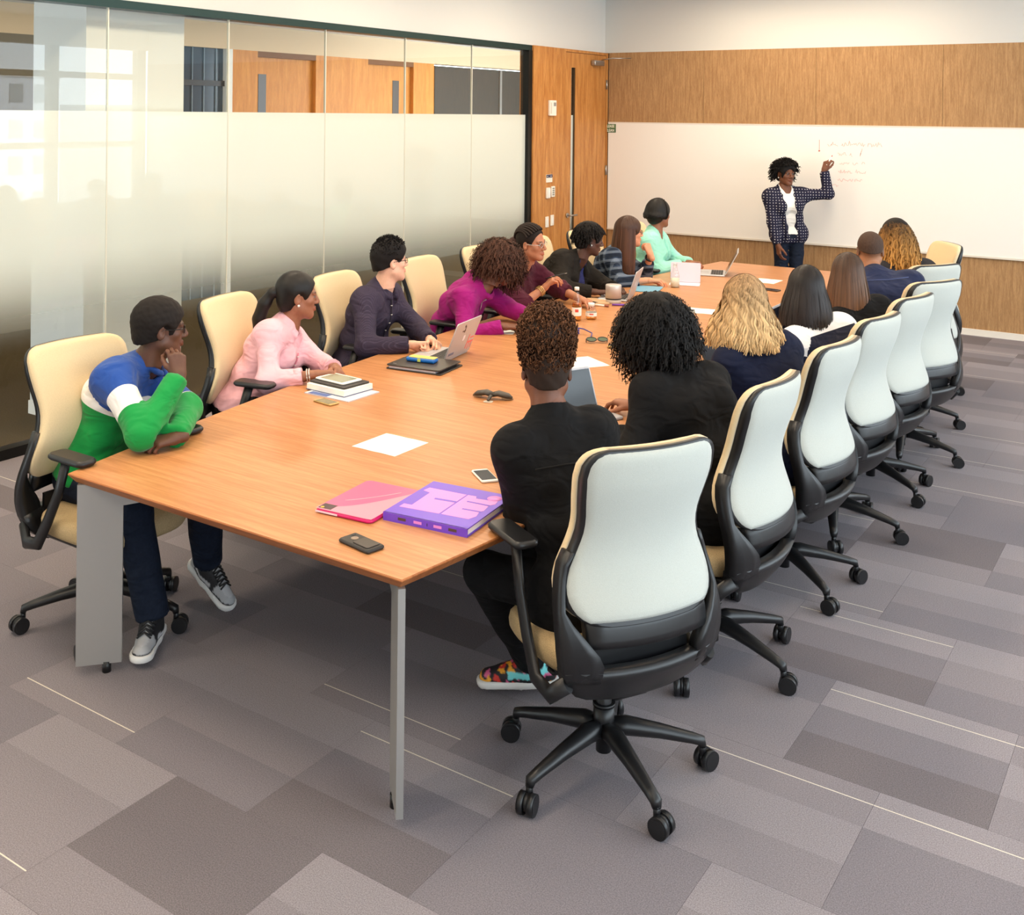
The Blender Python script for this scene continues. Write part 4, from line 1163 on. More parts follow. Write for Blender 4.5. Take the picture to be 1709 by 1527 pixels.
def shoe(P, org, leg, g, child):
    hj, kn, an, fd = leg
    pitch = g.get('pitch', {}).get('x', 0)
    up = V3(0, 0, 1); fd = nrm(V3(fd[0], fd[1], fd[2])); sd = nrm(np.cross(fd, up)); up = np.cross(sd, fd)
    B = an - up * .065
    def at(a, s, u): return B + fd * a + sd * s + up * u
    F = Field(B - .24, B + .26, .007)
    F.cap(at(-.05, 0, .035), at(.02, 0, .045), .035, .038, k=0); F.cap(at(.0, 0, .05), at(-.005, 0, .10), .042, .044, k=.02)
    F.cap(at(.03, 0, .04), at(.16, 0, .018), .040, .036, k=.03); F.cap(at(.03, 0, .06), at(.10, 0, .035), .034, .032, k=.02)
    F.plane(at(0, 0, .004), -up); F.plane(at(0, 0, .125), up)
    F.cap(at(-.01, 0, .09), at(-.01, 0, .16), .034, .036, k=.004, op='s')
    v, f = F.mesh()
    cols = None
    if 'paint' in g:
        q = v - B; cols = g['paint'](q @ fd, q @ sd, q @ up).astype(np.float32)
    o = child('shoe', v, f, g['mat'], cols, g.get('label'))
    F = Field(B - .26, B + .28, .007)
    F.cap(at(-.05, 0, .012), at(.03, 0, .012), .043, .041, k=0); F.cap(at(.03, 0, .012), at(.16, 0, .012), .041, .046, k=.02)
    F.plane(at(0, 0, .022), up); F.plane(at(0, 0, -.006), -up)
    v, f = F.mesh(); child('sole', v, f, g['sole'], None, None, o)
    if g.get('laces'):
        m_ = MB()
        for i in range(5):
            a = .045 + .018 * i; h = .099 - .33 * (a - .045)
            m_.tube([tuple(at(a, -.027, h - .012) - org), tuple(at(a + .006, 0, h + .003) - org), tuple(at(a + .014, .027, h - .016) - org)], .0035, 6)
            m_.tube([tuple(at(a, .027, h - .012) - org), tuple(at(a + .006, 0, h + .003) - org), tuple(at(a + .014, -.027, h - .016) - org)], .0035, 6)
        m_.build('laces', g['laces'], o)

# ------------------------------------------------------------------ fabrics with a woven pattern
def pattern_mat(name, base, second, scale, kind, width=.12, third=None, rough=.85):
    m = bpy.data.materials.new(name); m.use_nodes = True; nt = m.node_tree; L = nt.links; b = nt.nodes['Principled BSDF']
    b.inputs['Roughness'].default_value = rough; b.inputs['Specular IOR Level'].default_value = .2
    tc = nt.nodes.new('ShaderNodeTexCoord'); mp = nt.nodes.new('ShaderNodeMapping'); mp.inputs['Scale'].default_value = (scale,) * 3
    mp.inputs['Rotation'].default_value = (.12, .2, .7)
    L.new(tc.outputs['Object'], mp.inputs['Vector'])
    def rgb(c): n = nt.nodes.new('ShaderNodeRGB'); n.outputs[0].default_value = (*lin(c), 1); return n.outputs[0]
    def mixc(fac, a, c):
        n = nt.nodes.new('ShaderNodeMix'); n.data_type = 'RGBA'; L.new(fac, n.inputs['Factor']); L.new(a, n.inputs['A']); L.new(c, n.inputs['B']); return n.outputs['Result']
    def math_(op, a, v): n = nt.nodes.new('ShaderNodeMath'); n.operation = op; L.new(a, n.inputs[0]); n.inputs[1].default_value = v; return n.outputs[0]
    if kind == 'dots':
        sq = nt.nodes.new('ShaderNodeSeparateXYZ'); cb = nt.nodes.new('ShaderNodeCombineXYZ'); L.new(mp.outputs[0], sq.inputs[0]); L.new(sq.outputs['X'], cb.inputs['X']); L.new(sq.outputs['Z'], cb.inputs['Y']); mp.inputs['Rotation'].default_value = (0, 0, -.6)
        vo = nt.nodes.new('ShaderNodeTexVoronoi'); vo.voronoi_dimensions = '2D'; vo.inputs['Scale'].default_value = 1.0; vo.inputs['Randomness'].default_value = 0.15
        L.new(cb.outputs[0], vo.inputs['Vector']); fac = math_('LESS_THAN', vo.outputs['Distance'], width)
        L.new(mixc(fac, rgb(base), rgb(second)), b.inputs['Base Color'])
    else:
        sx = nt.nodes.new('ShaderNodeSeparateXYZ'); L.new(mp.outputs[0], sx.inputs[0]); col = rgb(base)
        for ax in ('X', 'Z'):
            fr = math_('FRACT', sx.outputs[ax], 0); fac = math_('LESS_THAN', fr, width); fac = math_('MULTIPLY', fac, .6 if kind == 'plaid' else .55)
            col = mixc(fac, col, rgb(second))
            if third is not None:
                g2 = math_('FRACT', math_('ADD', sx.outputs[ax], .5), 0); f2 = math_('MULTIPLY', math_('LESS_THAN', g2, .3), .55); col = mixc(f2, col, rgb(third))
        L.new(col, b.inputs['Base Color'])
    MATS[name] = m
    return add_folds(m)
m_jean = cloth('denim', (24, 32, 48), var=.15, vscale=90)
m_blackc = cloth('black', (15, 15, 17))
m_blackt = cloth('black_trouser', (17, 17, 19))
m_navy = cloth('navy', (22, 28, 52))
m_navyj = cloth('navy_jacket', (30, 38, 68))
m_greyt = cloth('grey_trouser', (52, 52, 56))
m_pink = cloth('pink', (238, 184, 194))
m_mag = cloth('magenta', (150, 22, 112))
m_maroon = cloth('maroon', (72, 20, 38))
m_blazer = cloth('charcoal', (34, 30, 26))
m_mint = cloth('mint', (160, 230, 210))
m_whitec = cloth('white', (240, 236, 228))
m_blouse = cloth('navy_blouse', (44, 50, 104))
m_check = pattern_mat('cloth_check', (50, 43, 60), (76, 68, 86), 130, 'check', .25)
m_flannel = pattern_mat('cloth_flannel', (42, 56, 78), (20, 26, 38), 15, 'plaid', .42, (120, 132, 148))
m_dots = pattern_mat('cloth_dots', (33, 33, 54), (200, 196, 200), 36, 'dots', .16)
m_paintc = M('cloth_painted', (200, 200, 200), .85, spec=.2, attr='tint', bump=.12, bscale=420, sheen=.15)
m_soleW = M('sole_white', (232, 230, 226), .5); m_soleB = M('sole_black', (24, 24, 26), .6)
m_shoeb = M('shoe_black', (22, 22, 24), .5)
m_shoep = M('shoe_painted', (120, 120, 120), .6, attr='tint')

def arm_split(v, I):
    """Per vertex: True where it belongs to a sleeve, and the run along the arm (0 shoulder, 1 elbow, 2 wrist)."""
    best = np.full(len(v), 9.0, np.float32); run = np.zeros(len(v), np.float32)
    for A in I['arms'].values():
        for o, (a, b) in enumerate(((A['s'], A['e']), (A['e'], A['w']))):
            ab = b - a; t = np.clip(((v - a) @ ab) / float(ab @ ab), 0, 1); d = np.linalg.norm(v - (a + t[:, None] * ab), axis=1)
            m = d < best; best = np.where(m, d, best); run = np.where(m, t + o, run)
    c = I['hip'] + I['T'] * (I['L'] * .6); lat = np.abs((v - c) @ I['r'])
    h = ((v - I['hip']) @ I['T']) / I['L']
    dt = np.maximum(lat - .09, 0)
    arm = (best < .10) & ((run > .9) | (lat > .135))
    return arm, run, h
def band_mat(name, stops):
    """Knit with woven colour blocks: a smooth run down the garment picks the block."""
    m = M(name, (200, 200, 200), .85, spec=.2, bump=.12, bscale=420, sheen=.15); nt = m.node_tree
    at = nt.nodes.new('ShaderNodeAttribute'); at.attribute_name = 'tint'; r = nt.nodes.new('ShaderNodeValToRGB'); r.color_ramp.interpolation = 'CONSTANT'
    e = r.color_ramp.elements
    for i, (p, c) in enumerate(stops):
        q = e[i] if i < 2 else e.new(p)
        q.position = p; q.color = (*lin(c), 1)
    nt.links.new(at.outputs['Fac'], r.inputs['Fac']); nt.links.new(r.outputs['Color'], nt.nodes['Principled BSDF'].inputs['Base Color'])
    return add_folds(m)
def run3(b): return np.repeat(np.clip(b, 0, 1)[:, None], 3, 1)
def paint_tricolour(v, I):
    arm, run, h = arm_split(v, I); lat = np.abs((v - I['shc']) @ I['r'])
    return run3(np.where(arm, .78 - (run - .34) * .54, h + .22 * lat))
m_tri = band_mat('cloth_tricolour', [(0, (20, 142, 66)), (.60, (240, 236, 234)), (.78, (38, 76, 152))])
def paint_stripes(v, I):
    arm, run, h = arm_split(v, I)
    return run3(np.where(arm, .97 - run * .40, h))
m_stripe = band_mat('cloth_stripes', [(0, (242, 240, 240)), (.22, (24, 28, 50)), (.47, (242, 240, 240)), (.74, (24, 28, 50)), (.91, (242, 240, 240))])
def paint_sneaker(a, s, u):
    c = np.tile(V3(lin((30, 30, 34))), (len(a), 1))
    c = np.where(((a > .105) & (u > .028))[:, None], V3(lin((176, 176, 178))), c)
    c = np.where(((a < -.035) & (u < .07))[:, None], V3(lin((170, 170, 172))), c)
    c = np.where(((np.abs(s) < .02) & (a > .02) & (u > .05))[:, None], V3(lin((196, 196, 198))), c)
    w = (np.abs(u - .035 - .25 * (.02 - a) * (a < .02)) < .006 + .05 * np.clip(a, 0, .06)) & (a > -.03) & (a < .08) & (np.abs(s) > .02)
    return np.where(w[:, None], V3(lin((205, 205, 208))), c)
def paint_floral(a, s, u):
    c = np.tile(V3(lin((24, 22, 28))), (len(a), 1)); n1 = wob(a, s, u, 130, 3); n2 = wob(a, s, u, 150, 8)
    c = np.where((n1 > .35)[:, None], V3(lin((214, 96, 140))), c); c = np.where((n2 > .42)[:, None], V3(lin((232, 160, 40))), c); c = np.where((n1 < -.5)[:, None], V3(lin((200, 50, 40))), c)
    w = (np.abs(u - .045 - .35 * (.0 - a) * (a < .0)) < .012) & (a > -.06) & (a < .09) & (np.abs(s) > .018)
    c = np.where(w[:, None], V3(lin((120, 214, 214))), c)
    return np.where(((a < -.04) & (u > .075))[:, None], V3(lin((120, 214, 214))), c)

TR = dict(kind='trousers', mat=m_blackt)
SH = dict(kind='shoes', mat=m_shoeb, sole=m_soleB)
D, N_, BR = (120, 78, 58), (98, 62, 46), (88, 54, 40)
people = {}
# --- the far side of the table, from the open end to the whiteboard
people['P1'] = person(dict(seed=11, male=True, label='man in green, white and blue zip sweater resting his chin on his hand', skin=(92, 60, 46),
    hip=(-3.90, 2.93, .57), head=(-3.715, 3.11, 1.165), face=8, shoulders=22, look=(58, -4, 0), hunch=.045, poke=.06, glasses='black', shw=.95, armlen=1.1,
    armR=dict(w=(-3.515, 3.045, 1.0), hint=(.8, -.7, -1), dir=(-.42, .18, 1), up=(.9, -.35, .3), pose='clasp'),
    armL=dict(w=(-3.425, 2.955, .785), hint=(.9, .55, -.35), dir=(-.35, -.95, -.03), up=(.2, -.1, 1), pose='clasp'),
    legR=((-3.50, 2.80, .52), (-3.42, 2.84, .095), (.55, -.75, 0)), legL=((-3.45, 3.12, .50), (-3.54, 3.235, .155), (.86, -.02, -.48)),
    clothes=[dict(kind='top', name='sweater', mat=m_tri, paint=paint_tricolour, collar=(.03, 16), neck=.062, t=.017, loose=.006, fold=.006, ff=24, sleeve=.97, res=.0095),
             dict(kind='trousers', mat=m_jean, loose=.018), dict(kind='shoes', mat=m_shoep, paint=paint_sneaker, sole=m_soleW, laces=m_shoeb, label='grey and black sneaker')],
    hair=[dict(mode='cap', thick=.014, rough=.0022, freq=260, base=(24, 19, 17), res=.005, hairline=1.0, temple=.106, nape=-.05, front=-.008), dict(mode='curls', n=900, length=.010, droop=.0, coil=.003, turns=1.2, m=5, r=.0022, base=(26, 21, 19), zmin=-.35)]))
people['P2'] = person(dict(seed=12, label='woman in pink shirt with a sleek black ponytail', skin=(150, 100, 76),
    hip=(-4.17, 4.06, .56), head=(-3.99, 4.25, 1.125), face=6, shoulders=18, look=(50, -4, 0), earring=1, matte=False, hunch=.01, poke=.05, bulk=1.06,
    armR=dict(w=(-3.70, 4.075, .785), hint=(.1, -.7, -.8), dir=(.55, .75, -.02), up=(-.6, .2, .8), pose='clasp'),
    armL=dict(w=(-3.70, 4.235, .785), hint=(-.2, .8, -.7), dir=(.7, -.5, -.02), up=(.3, .6, .8), pose='clasp'),
    clothes=[dict(kind='top', name='shirt', mat=m_pink, collar=(.014, 36), points=1, t=.013, vneck=(.03, .22), sleeve=.72, fold=.0045, ff=28, cuff=m_pink), TR, SH],
    hair=[dict(mode='cap', thick=.008, rough=.0006, freq=200, base=(16, 13, 12), res=.005, temple=.1, front=-.010, hairline=1.04), dict(mode='tail', path=((0, -.10, .02), (0, -.135, .01), (-.01, -.17, -.05), (-.02, -.19, -.13), (-.02, -.185, -.22), (-.02, -.17, -.27)), r=(.03, .026, .034, .034, .026, .008), base=(16, 13, 12))]))
people['P3'] = person(dict(seed=13, male=True, label='man in dark checked shirt with short black hair and glasses', skin=(226, 176, 150),
    hip=(-4.24, 5.03, .57), head=(-4.04, 5.09, 1.215), face=4, shoulders=14, look=(60, 2, 0), glasses='black', hunch=.015, poke=.045, shw=.95,
    armR=dict(w=(-3.75, 4.93, .785), hint=(.1, -.8, -.8), dir=(.8, .62, -.02), up=(-.4, .4, .8), pose='fist'),
    armL=dict(w=(-3.74, 5.10, .785), hint=(-.2, .8, -.7), dir=(.85, -.42, -.02), up=(.2, .4, .8), pose='clasp'),
    clothes=[dict(kind='top', name='shirt', mat=m_check, collar=(.018, 26), points=1, t=.015, sleeve=.93, fold=.005, ff=26, loose=.004), TR, SH],
    hair=[dict(mode='cap', thick=.004, rough=.002, freq=110, top=(.006, .02, .03), base=(20, 17, 17), res=.0045, hairline=1.02, nape=-.035, temple=.11, front=-.004), dict(mode='curls', n=900, length=.03, droop=.15, coil=.002, turns=1, m=7, r=.0030, base=(20, 17, 17), zmin=.05, vol=((0, .0, .05), (.066, .085, .085)))]))
people['P4'] = person(dict(seed=14, label='person in magenta top leaning in, big brown curly hair hiding the face', skin=(120, 80, 62),
    hip=(-4.22, 5.86, .56), head=(-3.83, 5.97, 1.12), face=10, shoulders=28, look=(62, -22, -10), hunch=.06, poke=.09,
    armR=dict(w=(-3.62, 5.70, .785), hint=(.1, -.8, -.9), dir=(.85, .5, 0), pose='relaxed'),
    armL=dict(w=(-3.60, 6.02, .785), hint=(0, .8, -.7), dir=(.85, -.4, 0), pose='relaxed'),
    clothes=[dict(kind='top', name='top', mat=m_mag, t=.014, collar=(.016, 20), sleeve=.95, fold=.0065, ff=30, loose=.006), TR, SH],
    hair=[dict(mode='cap', thick=.018, rough=.003, freq=120, base=(34, 22, 18)), dict(mode='curls', n=2400, length=.115, droop=.45, coil=.007, turns=4, m=18, r=.0023, sides=2, base=(36, 23, 18), tip=(74, 46, 34), zmin=-.7, face=False)]))
people['P5'] = person(dict(seed=15, label='person in maroon drape top with glasses pointing a pen', skin=(176, 118, 88),
    hip=(-4.26, 6.66, .56), head=(-3.99, 6.64, 1.185), face=0, shoulders=4, look=(2, -4, 6), glasses='silver', hunch=.04, poke=.07,
    armR=dict(w=(-3.86, 6.60, .885), hint=(.3, -.8, -1), dir=(.55, .35, .75), up=(-.5, -.5, .7), pose='pinch'),
    armL=dict(w=(-3.70, 6.86, .785), hint=(0, .9, -.6), dir=(.8, -.5, 0), pose='relaxed'),
    clothes=[dict(kind='top', name='drape_top', mat=m_maroon, t=.016, sleeve=.42, fold=.009, ff=34, loose=.012, vneck=(.03, .14)), TR, SH],
    hair=[dict(mode='cap', thick=.005, rough=.001, freq=200, base=(30, 22, 19), hairline=1.2, temple=.112, front=-.02), dict(mode='rows', n=13, base=(40, 30, 26)), dict(mode='tail', path=((0, -.10, .0), (0, -.14, -.02), (0, -.15, -.08)), r=(.035, .045, .03), base=(60, 38, 34))]))
people['P6'] = person(dict(seed=16, label='person in black blazer over navy blouse with short twisted hair', skin=(88, 56, 44),
    hip=(-4.26, 7.33, .56), head=(-3.97, 7.47, 1.14), face=-4, shoulders=-2, look=(44, -12, 0), earring=1, hunch=.05, poke=.07, bulk=1.2, bust=1.3,
    armR=dict(w=(-3.80, 7.22, .785), hint=(0, -.9, -.7), dir=(.8, .55, 0), pose='relaxed'),
    armL=dict(w=(-3.76, 7.48, .785), hint=(0, .9, -.6), dir=(.8, -.45, 0), pose='relaxed'),
    clothes=[dict(kind='inner', mat=m_blouse, t=.006, half=.15, label='navy blouse'), dict(kind='top', name='blazer', mat=m_blazer, t=.018, vneck=(.075, .66, .06), lapel=1, sleeve=.93, fold=.005, ff=22, loose=.008), TR, SH],
    hair=[dict(mode='cap', thick=.014, rough=.004, freq=130, base=(18, 15, 14)), dict(mode='curls', n=600, length=.06, droop=.8, coil=.0035, turns=5, m=14, r=.0038, base=(22, 18, 17), zmin=-.4)]))
people['P7'] = person(dict(seed=17, label='person in blue flannel shirt with long straight brown hair', skin=(214, 150, 116),
    hip=(-4.22, 8.05, .56), head=(-3.97, 8.16, 1.135), face=-2, shoulders=14, look=(46, 0, 0), glasses='black', matte=False, hunch=.04, poke=.06,
    armR=dict(w=(-3.72, 8.0, .785), hint=(0, -.9, -.7), dir=(.85, .4, 0), pose='relaxed'),
    armL=dict(w=(-3.81, 8.23, .955), hint=(.7, .5, -1), dir=(-.42, .0, .9), up=(.9, -.3, .2), pose='fist'),
    clothes=[dict(kind='top', name='flannel_shirt', mat=m_flannel, t=.015, collar=(.016, 32), points=1, sleeve=.62, fold=.006, ff=28, loose=.006), TR, SH],
    hair=[dict(mode='cap', thick=.012, rough=.0, base=(66, 42, 30)), dict(mode='straight', n=1700, length=.34, r=.0026, base=(58, 34, 22), tip=(92, 56, 36), spread=1.4)]))
people['P8'] = person(dict(seed=18, label='woman in mint blazer with a black bob', skin=(150, 98, 72),
    hip=(-4.20, 8.97, .56), head=(-4.10, 9.02, 1.215), face=-4, shoulders=10, look=(66, 0, 0), matte=False, poke=.03, hunch=.0,
    armR=dict(w=(-3.88, 9.02, .79), hint=(-.2, -.7, -.8), dir=(.85, .5, 0), up=(-.3, .3, .9), pose='clasp'),
    armL=dict(w=(-3.86, 9.16, .79), hint=(-.2, .8, -.7), dir=(.95, .1, 0), up=(.1, .3, .9), pose='clasp'),
    clothes=[dict(kind='inner', mat=m_mint, t=.006, half=.14), dict(kind='top', name='blazer', mat=m_mint, t=.018, vneck=(.055, .5, .03), lapel=1, sleeve=.93, fold=.004, ff=24, loose=.006), TR, SH],
    hair=[dict(mode='cap', thick=.016, rough=.0, base=(20, 15, 14)), dict(mode='straight', n=1400, length=.055, r=.0026, base=(14, 11, 10), spread=1.2, inward=1.2, layer=(1.08, 1.26), m=16)]))
# --- the presenter
people['S'] = person(dict(seed=19, stand=True, label='standing presenter in dotted navy blazer pointing at the whiteboard', skin=(112, 68, 46),
    hip=(-3.60, 11.07, .90), head=(-3.625, 11.03, 1.515), face=-58, shoulders=-52, look=(-38, -2, 0), earring=1, poke=.015, hunch=-.01, tilt=.06, bulk=.88, headsize=.98,
    armR=dict(w=(-3.63, 10.84, .80), hint=(-.5, .1, -.3), dir=(.12, -.05, -1), up=(-.6, -.7, 0), pose='relaxed'),
    armL=dict(w=(-3.30, 11.24, 1.555), hint=(.25, .1, -1), dir=(.30, .12, .95), up=(-.2, -1, .1), pose='pinch'),
    legL=((-3.52, 11.06, .50), (-3.50, 11.12, .095), (.5, -.8, 0)), legR=((-3.64, 10.98, .50), (-3.62, 11.02, .095), (.3, -.9, 0)),
    clothes=[dict(kind='inner', mat=m_whitec, t=.008, half=.13, hem=.10, label='white top'), dict(kind='top', name='blazer', mat=m_dots, t=.016, vneck=(.062, 1.05, .058), lapel=1, sleeve=.95, fold=.003, ff=24, hem=.09),
             dict(kind='trousers', mat=m_jean, loose=.006), SH],
    hair=[dict(mode='cap', thick=.02, rough=.005, freq=100, base=(16, 13, 13)), dict(mode='curls', n=900, length=.085, droop=.35, coil=.005, turns=3, m=12, r=.0033, base=(19, 16, 16), zmin=-.55)]))
# --- the window side, from the open end to the whiteboard
people['R1'] = person(dict(seed=21, male=True, label='person in black blouse with a tall brown afro seen from behind', skin=(116, 72, 52),
    hip=(-1.69, 3.18, .57), head=(-1.885, 3.245, 1.225), face=158, shoulders=150, look=(124, -3, 0), fade=(44, 40, 42), hunch=.01, poke=.03, bulk=.94, shw=.86,
    armL=dict(w=(-2.07, 3.37, .80), hint=(.35, -.25, -.9), dir=(-.75, .6, .0), pose='relaxed'),
    armR=dict(w=(-2.10, 3.66, .80), hint=(.2, .8, -.6), dir=(-.9, .3, 0), pose='relaxed'),
    legL=((-2.06, 3.14, .52), (-2.02, 3.40, .11), (-.86, -.50, -.05)), legR=((-2.02, 3.42, .52), (-1.80, 3.66, .14), (-.45, .45, -.75)),
    clothes=[dict(kind='top', name='blouse', mat=m_blackc, t=.013, collar=(.022, 12), neck=.060, sleeve=.55, fold=.0045, ff=24, loose=.014, flare=1), dict(kind='trousers', mat=m_blackt, loose=.012),
             dict(kind='shoes', mat=m_shoep, paint=paint_floral, sole=m_soleW, label='floral high top sneaker with turquoise swoosh')],
    hair=[dict(mode='cap', thick=.004, rough=.003, freq=90, top=(.012, -.005, .092), base=(40, 26, 18), res=.005, nape=-.035), dict(mode='curls', n=1400, length=.022, droop=.05, coil=.0045, turns=2.0, m=8, r=.003, base=(44, 28, 19), tip=(92, 58, 36), zmin=-.62, vol=((0, -.012, .092), (.080, .099, .118))), dict(mode='curls', n=1100, length=.022, droop=.0, coil=.0045, turns=2.0, m=8, r=.003, base=(48, 31, 21), tip=(100, 63, 39), zmin=-.45, face=False, vol=((0, -.012, .128), (.082, .092, .086)))]))
people['R2'] = person(dict(seed=22, label='person in black top with a huge round mass of black curls', skin=(150, 98, 72),
    hip=(-1.58, 4.12, .57), head=(-1.945, 4.27, 1.18), face=165, shoulders=155, look=(112, -6, 0), hunch=.05, poke=.07, bulk=1.1,
    armL=dict(w=(-2.02, 4.08, .79), hint=(.4, -.8, -.6), dir=(-.8, .5, -.1), pose='relaxed'),
    armR=dict(w=(-2.16, 4.50, .79), hint=(.2, .9, -.5), dir=(-.9, .2, 0), pose='relaxed'),
    clothes=[dict(kind='top', name='top', mat=m_blackc, t=.016, sleeve=.90, fold=.004, ff=20, loose=.008, flare=1), TR, SH],
    hair=[dict(mode='cap', thick=.05, rough=.008, freq=60, base=(9, 8, 8), nape=-.12), dict(mode='curls', n=2700, length=.14, droop=.5, coil=.0065, turns=5.0, m=22, r=.0022, sides=2, base=(8, 7, 7), tip=(19, 16, 15), zmin=-.85, face=False, puff=1.0, lvar=.22)]))
people['R3'] = person(dict(seed=23, label='person in navy top with long crimped blonde hair', skin=(170, 118, 88),
    hip=(-1.58, 4.93, .57), head=(-1.83, 5.0, 1.205), face=165, shoulders=148, look=(112, -2, 0), hunch=.02, poke=.04, bulk=1.05,
    armL=dict(w=(-2.02, 5.06, .79), hint=(.3, -.8, -.7), dir=(-.9, .3, 0), pose='relaxed'),
    armR=dict(w=(-2.08, 5.26, .80), hint=(.2, .9, -.6), dir=(-.9, .2, 0), pose='clasp'),
    clothes=[dict(kind='top', name='top', mat=m_navy, t=.015, sleeve=.92, fold=.007, ff=30, loose=.006, flare=1), TR, SH],
    hair=[dict(mode='cap', thick=.012, rough=.003, base=(120, 92, 62)), dict(mode='straight', n=2300, length=.205, r=.0023, base=(150, 118, 84), tip=(222, 184, 132), spread=2.6, wave=(.004, 5.0), layer=(1.05, 1.30), m=24, inward=-.8, amt=.4)]))
people['R4'] = person(dict(seed=24, label='person in white and navy striped sweater with straight dark shoulder hair', skin=(150, 98, 70),
    hip=(-1.58, 5.70, .57), head=(-1.765, 5.72, 1.185), face=165, shoulders=152, look=(106, -2, 0), matte=False, hunch=.02, poke=.04,
    armL=dict(w=(-1.86, 5.70, .80), hint=(.3, -.9, -.6), dir=(-.3, .9, 0), pose='clasp'),
    armR=dict(w=(-2.0, 5.95, .79), hint=(.2, .9, -.6), dir=(-.9, -.1, 0), pose='relaxed'),
    clothes=[dict(kind='top', name='sweater', mat=m_stripe, paint=paint_stripes, t=.018, sleeve=.93, fold=.005, ff=22, loose=.008, flare=1, res=.0095), TR, SH],
    hair=[dict(mode='cap', thick=.012, rough=.0, base=(28, 20, 18)), dict(mode='straight', n=2200, length=.185, r=.0024, base=(20, 14, 13), tip=(38, 27, 24), spread=1.8, layer=(1.05, 1.2), inward=.0, m=18)]))
people['R5'] = person(dict(seed=25, label='person in black with long straight brown hair', skin=(220, 170, 140),
    hip=(-1.57, 6.48, .57), head=(-1.765, 6.50, 1.175), face=165, shoulders=150, look=(104, -2, 0), matte=False, hunch=.02, poke=.04,
    armL=dict(w=(-1.98, 6.42, .79), hint=(.3, -.9, -.6), dir=(-.9, .3, 0), pose='relaxed'),
    armR=dict(w=(-2.02, 6.75, .79), hint=(.2, .9, -.6), dir=(-.9, -.1, 0), pose='relaxed'),
    clothes=[dict(kind='top', name='top', mat=m_blackc, t=.016, sleeve=.92, fold=.004, ff=22, loose=.006, flare=1), TR, SH],
    hair=[dict(mode='cap', thick=.012, rough=.0, base=(70, 48, 33)), dict(mode='straight', n=2200, length=.27, r=.0025, base=(56, 37, 25), tip=(112, 76, 50), spread=1.6, layer=(1.04, 1.18), m=18)]))
people['R6'] = person(dict(seed=26, male=True, label='man in navy jacket with close-cropped hair', skin=(160, 110, 80),
    hip=(-1.62, 7.22, .57), head=(-1.895, 7.50, 1.215), face=150, shoulders=128, look=(112, -6, 0), fade=(74, 56, 46), hunch=.05, poke=.07, bulk=1.12, shw=1.08,
    armL=dict(w=(-2.12, 7.42, .79), hint=(.3, -.9, -.5), dir=(-.8, .4, 0), pose='relaxed'),
    armR=dict(w=(-2.12, 7.80, .79), hint=(.4, .9, -.4), dir=(-.9, 0, 0), pose='relaxed'),
    clothes=[dict(kind='top', name='jacket', mat=m_navyj, t=.018, collar=(.024, 20), sleeve=.94, fold=.006, ff=22, loose=.01, flare=1), TR, SH],
    hair=[dict(mode='cap', thick=.0025, rough=.0008, freq=300, base=(70, 52, 42), nape=.0, hairline=1.0, res=.005)]))
people['R7'] = person(dict(seed=27, label='person with long golden brown curls and dark roots at the far table end', skin=(140, 92, 68),
    hip=(-1.66, 8.02, .57), head=(-1.905, 8.24, 1.235), face=150, shoulders=135, look=(110, -4, 0), hunch=.03, poke=.05,
    armL=dict(w=(-2.2, 8.10, .79), hint=(.3, -.9, -.5), dir=(-.8, .4, 0), pose='relaxed'),
    armR=dict(w=(-2.2, 8.45, .79), hint=(.4, .9, -.4), dir=(-.9, 0, 0), pose='relaxed'),
    clothes=[dict(kind='top', name='top', mat=cloth('dark_grey', (46, 44, 46)), t=.015, sleeve=.93, fold=.005, ff=22, flare=1), TR, SH],
    hair=[dict(mode='cap', thick=.020, rough=.003, freq=60, base=(26, 20, 16)), dict(mode='curls', n=800, length=.27, droop=.95, coil=.013, turns=5.0, m=32, r=.0036, sides=2, base=(40, 28, 18), tip=(196, 140, 72), zmin=-.7, back=.22, puff=.5)]))

# ------------------------------------------------------------------ on the walls
m_board = M('whiteboard', (244, 240, 234), .28, spec=.5)
wbd = tag(empty('whiteboard', (-1.85, BY, 0)), 'wide white dry erase board with faint red handwriting', 'whiteboard')
W0, W1 = -5.89 + 1.85, 2.2 + 1.85
q = MB(); q.box((W0, -.022, .775), (W1, -.006, 2.005)); q.build('board', m_board, wbd)
q = MB(); q.box((W0, -.03, .757), (W1, -.004, .775)); q.box((W0, -.026, 2.005), (W1, -.004, 2.016)); q.build('board_frame', M('board_rail', (226, 216, 202), .4), wbd)
m_ink = M('red_marker_ink', (236, 170, 160), .6)
rw = random.Random(9)
def scribble(x, z, w, h, parent):
    """A faint handwritten word: a loose running stroke."""
    q = MB(); pts = []; n = max(5, int(w / .008))
    for i in range(n + 1):
        pts.append((x + w * i / n + rw.uniform(-.003, .003), -.0232, z + h * (rw.random() - .3) * (1.6 if rw.random() < .15 else 1)))
    q.tube(pts, .0017, 4); q.build('handwriting', m_ink, parent)
LX = 1.85
for x, z, w, h in ((-3.345, 1.81, .10, .05), (-3.21, 1.815, .24, .035), (-2.945, 1.81, .14, .04), (-3.245, 1.71, .09, .035), (-3.12, 1.715, .02, .06), (-3.02, 1.715, .02, .06), (-3.225, 1.615, .10, .035), (-3.09, 1.62, .05, .03),
                   (-3.0, 1.615, .03, .04), (-3.235, 1.53, .14, .04), (-3.06, 1.53, .10, .03), (-3.24, 1.445, .15, .03), (-3.075, 1.445, .08, .03), (-3.335, 1.385, .10, .03)):
    scribble(x + LX, z, w, h, wbd)
q = MB(); q.box((-3.435 + LX, -.0235, 1.76), (-3.431 + LX, -.022, 1.86)); q.lathe([(.0001, 0), (.009, .0), (.0095, .001), (.0001, .0012)], (0, 0, 0), 12, 0, Matrix.Translation((-3.433 + LX, -.022, 1.745)) @ Matrix.Rotation(PI / 2, 4, 'X'))
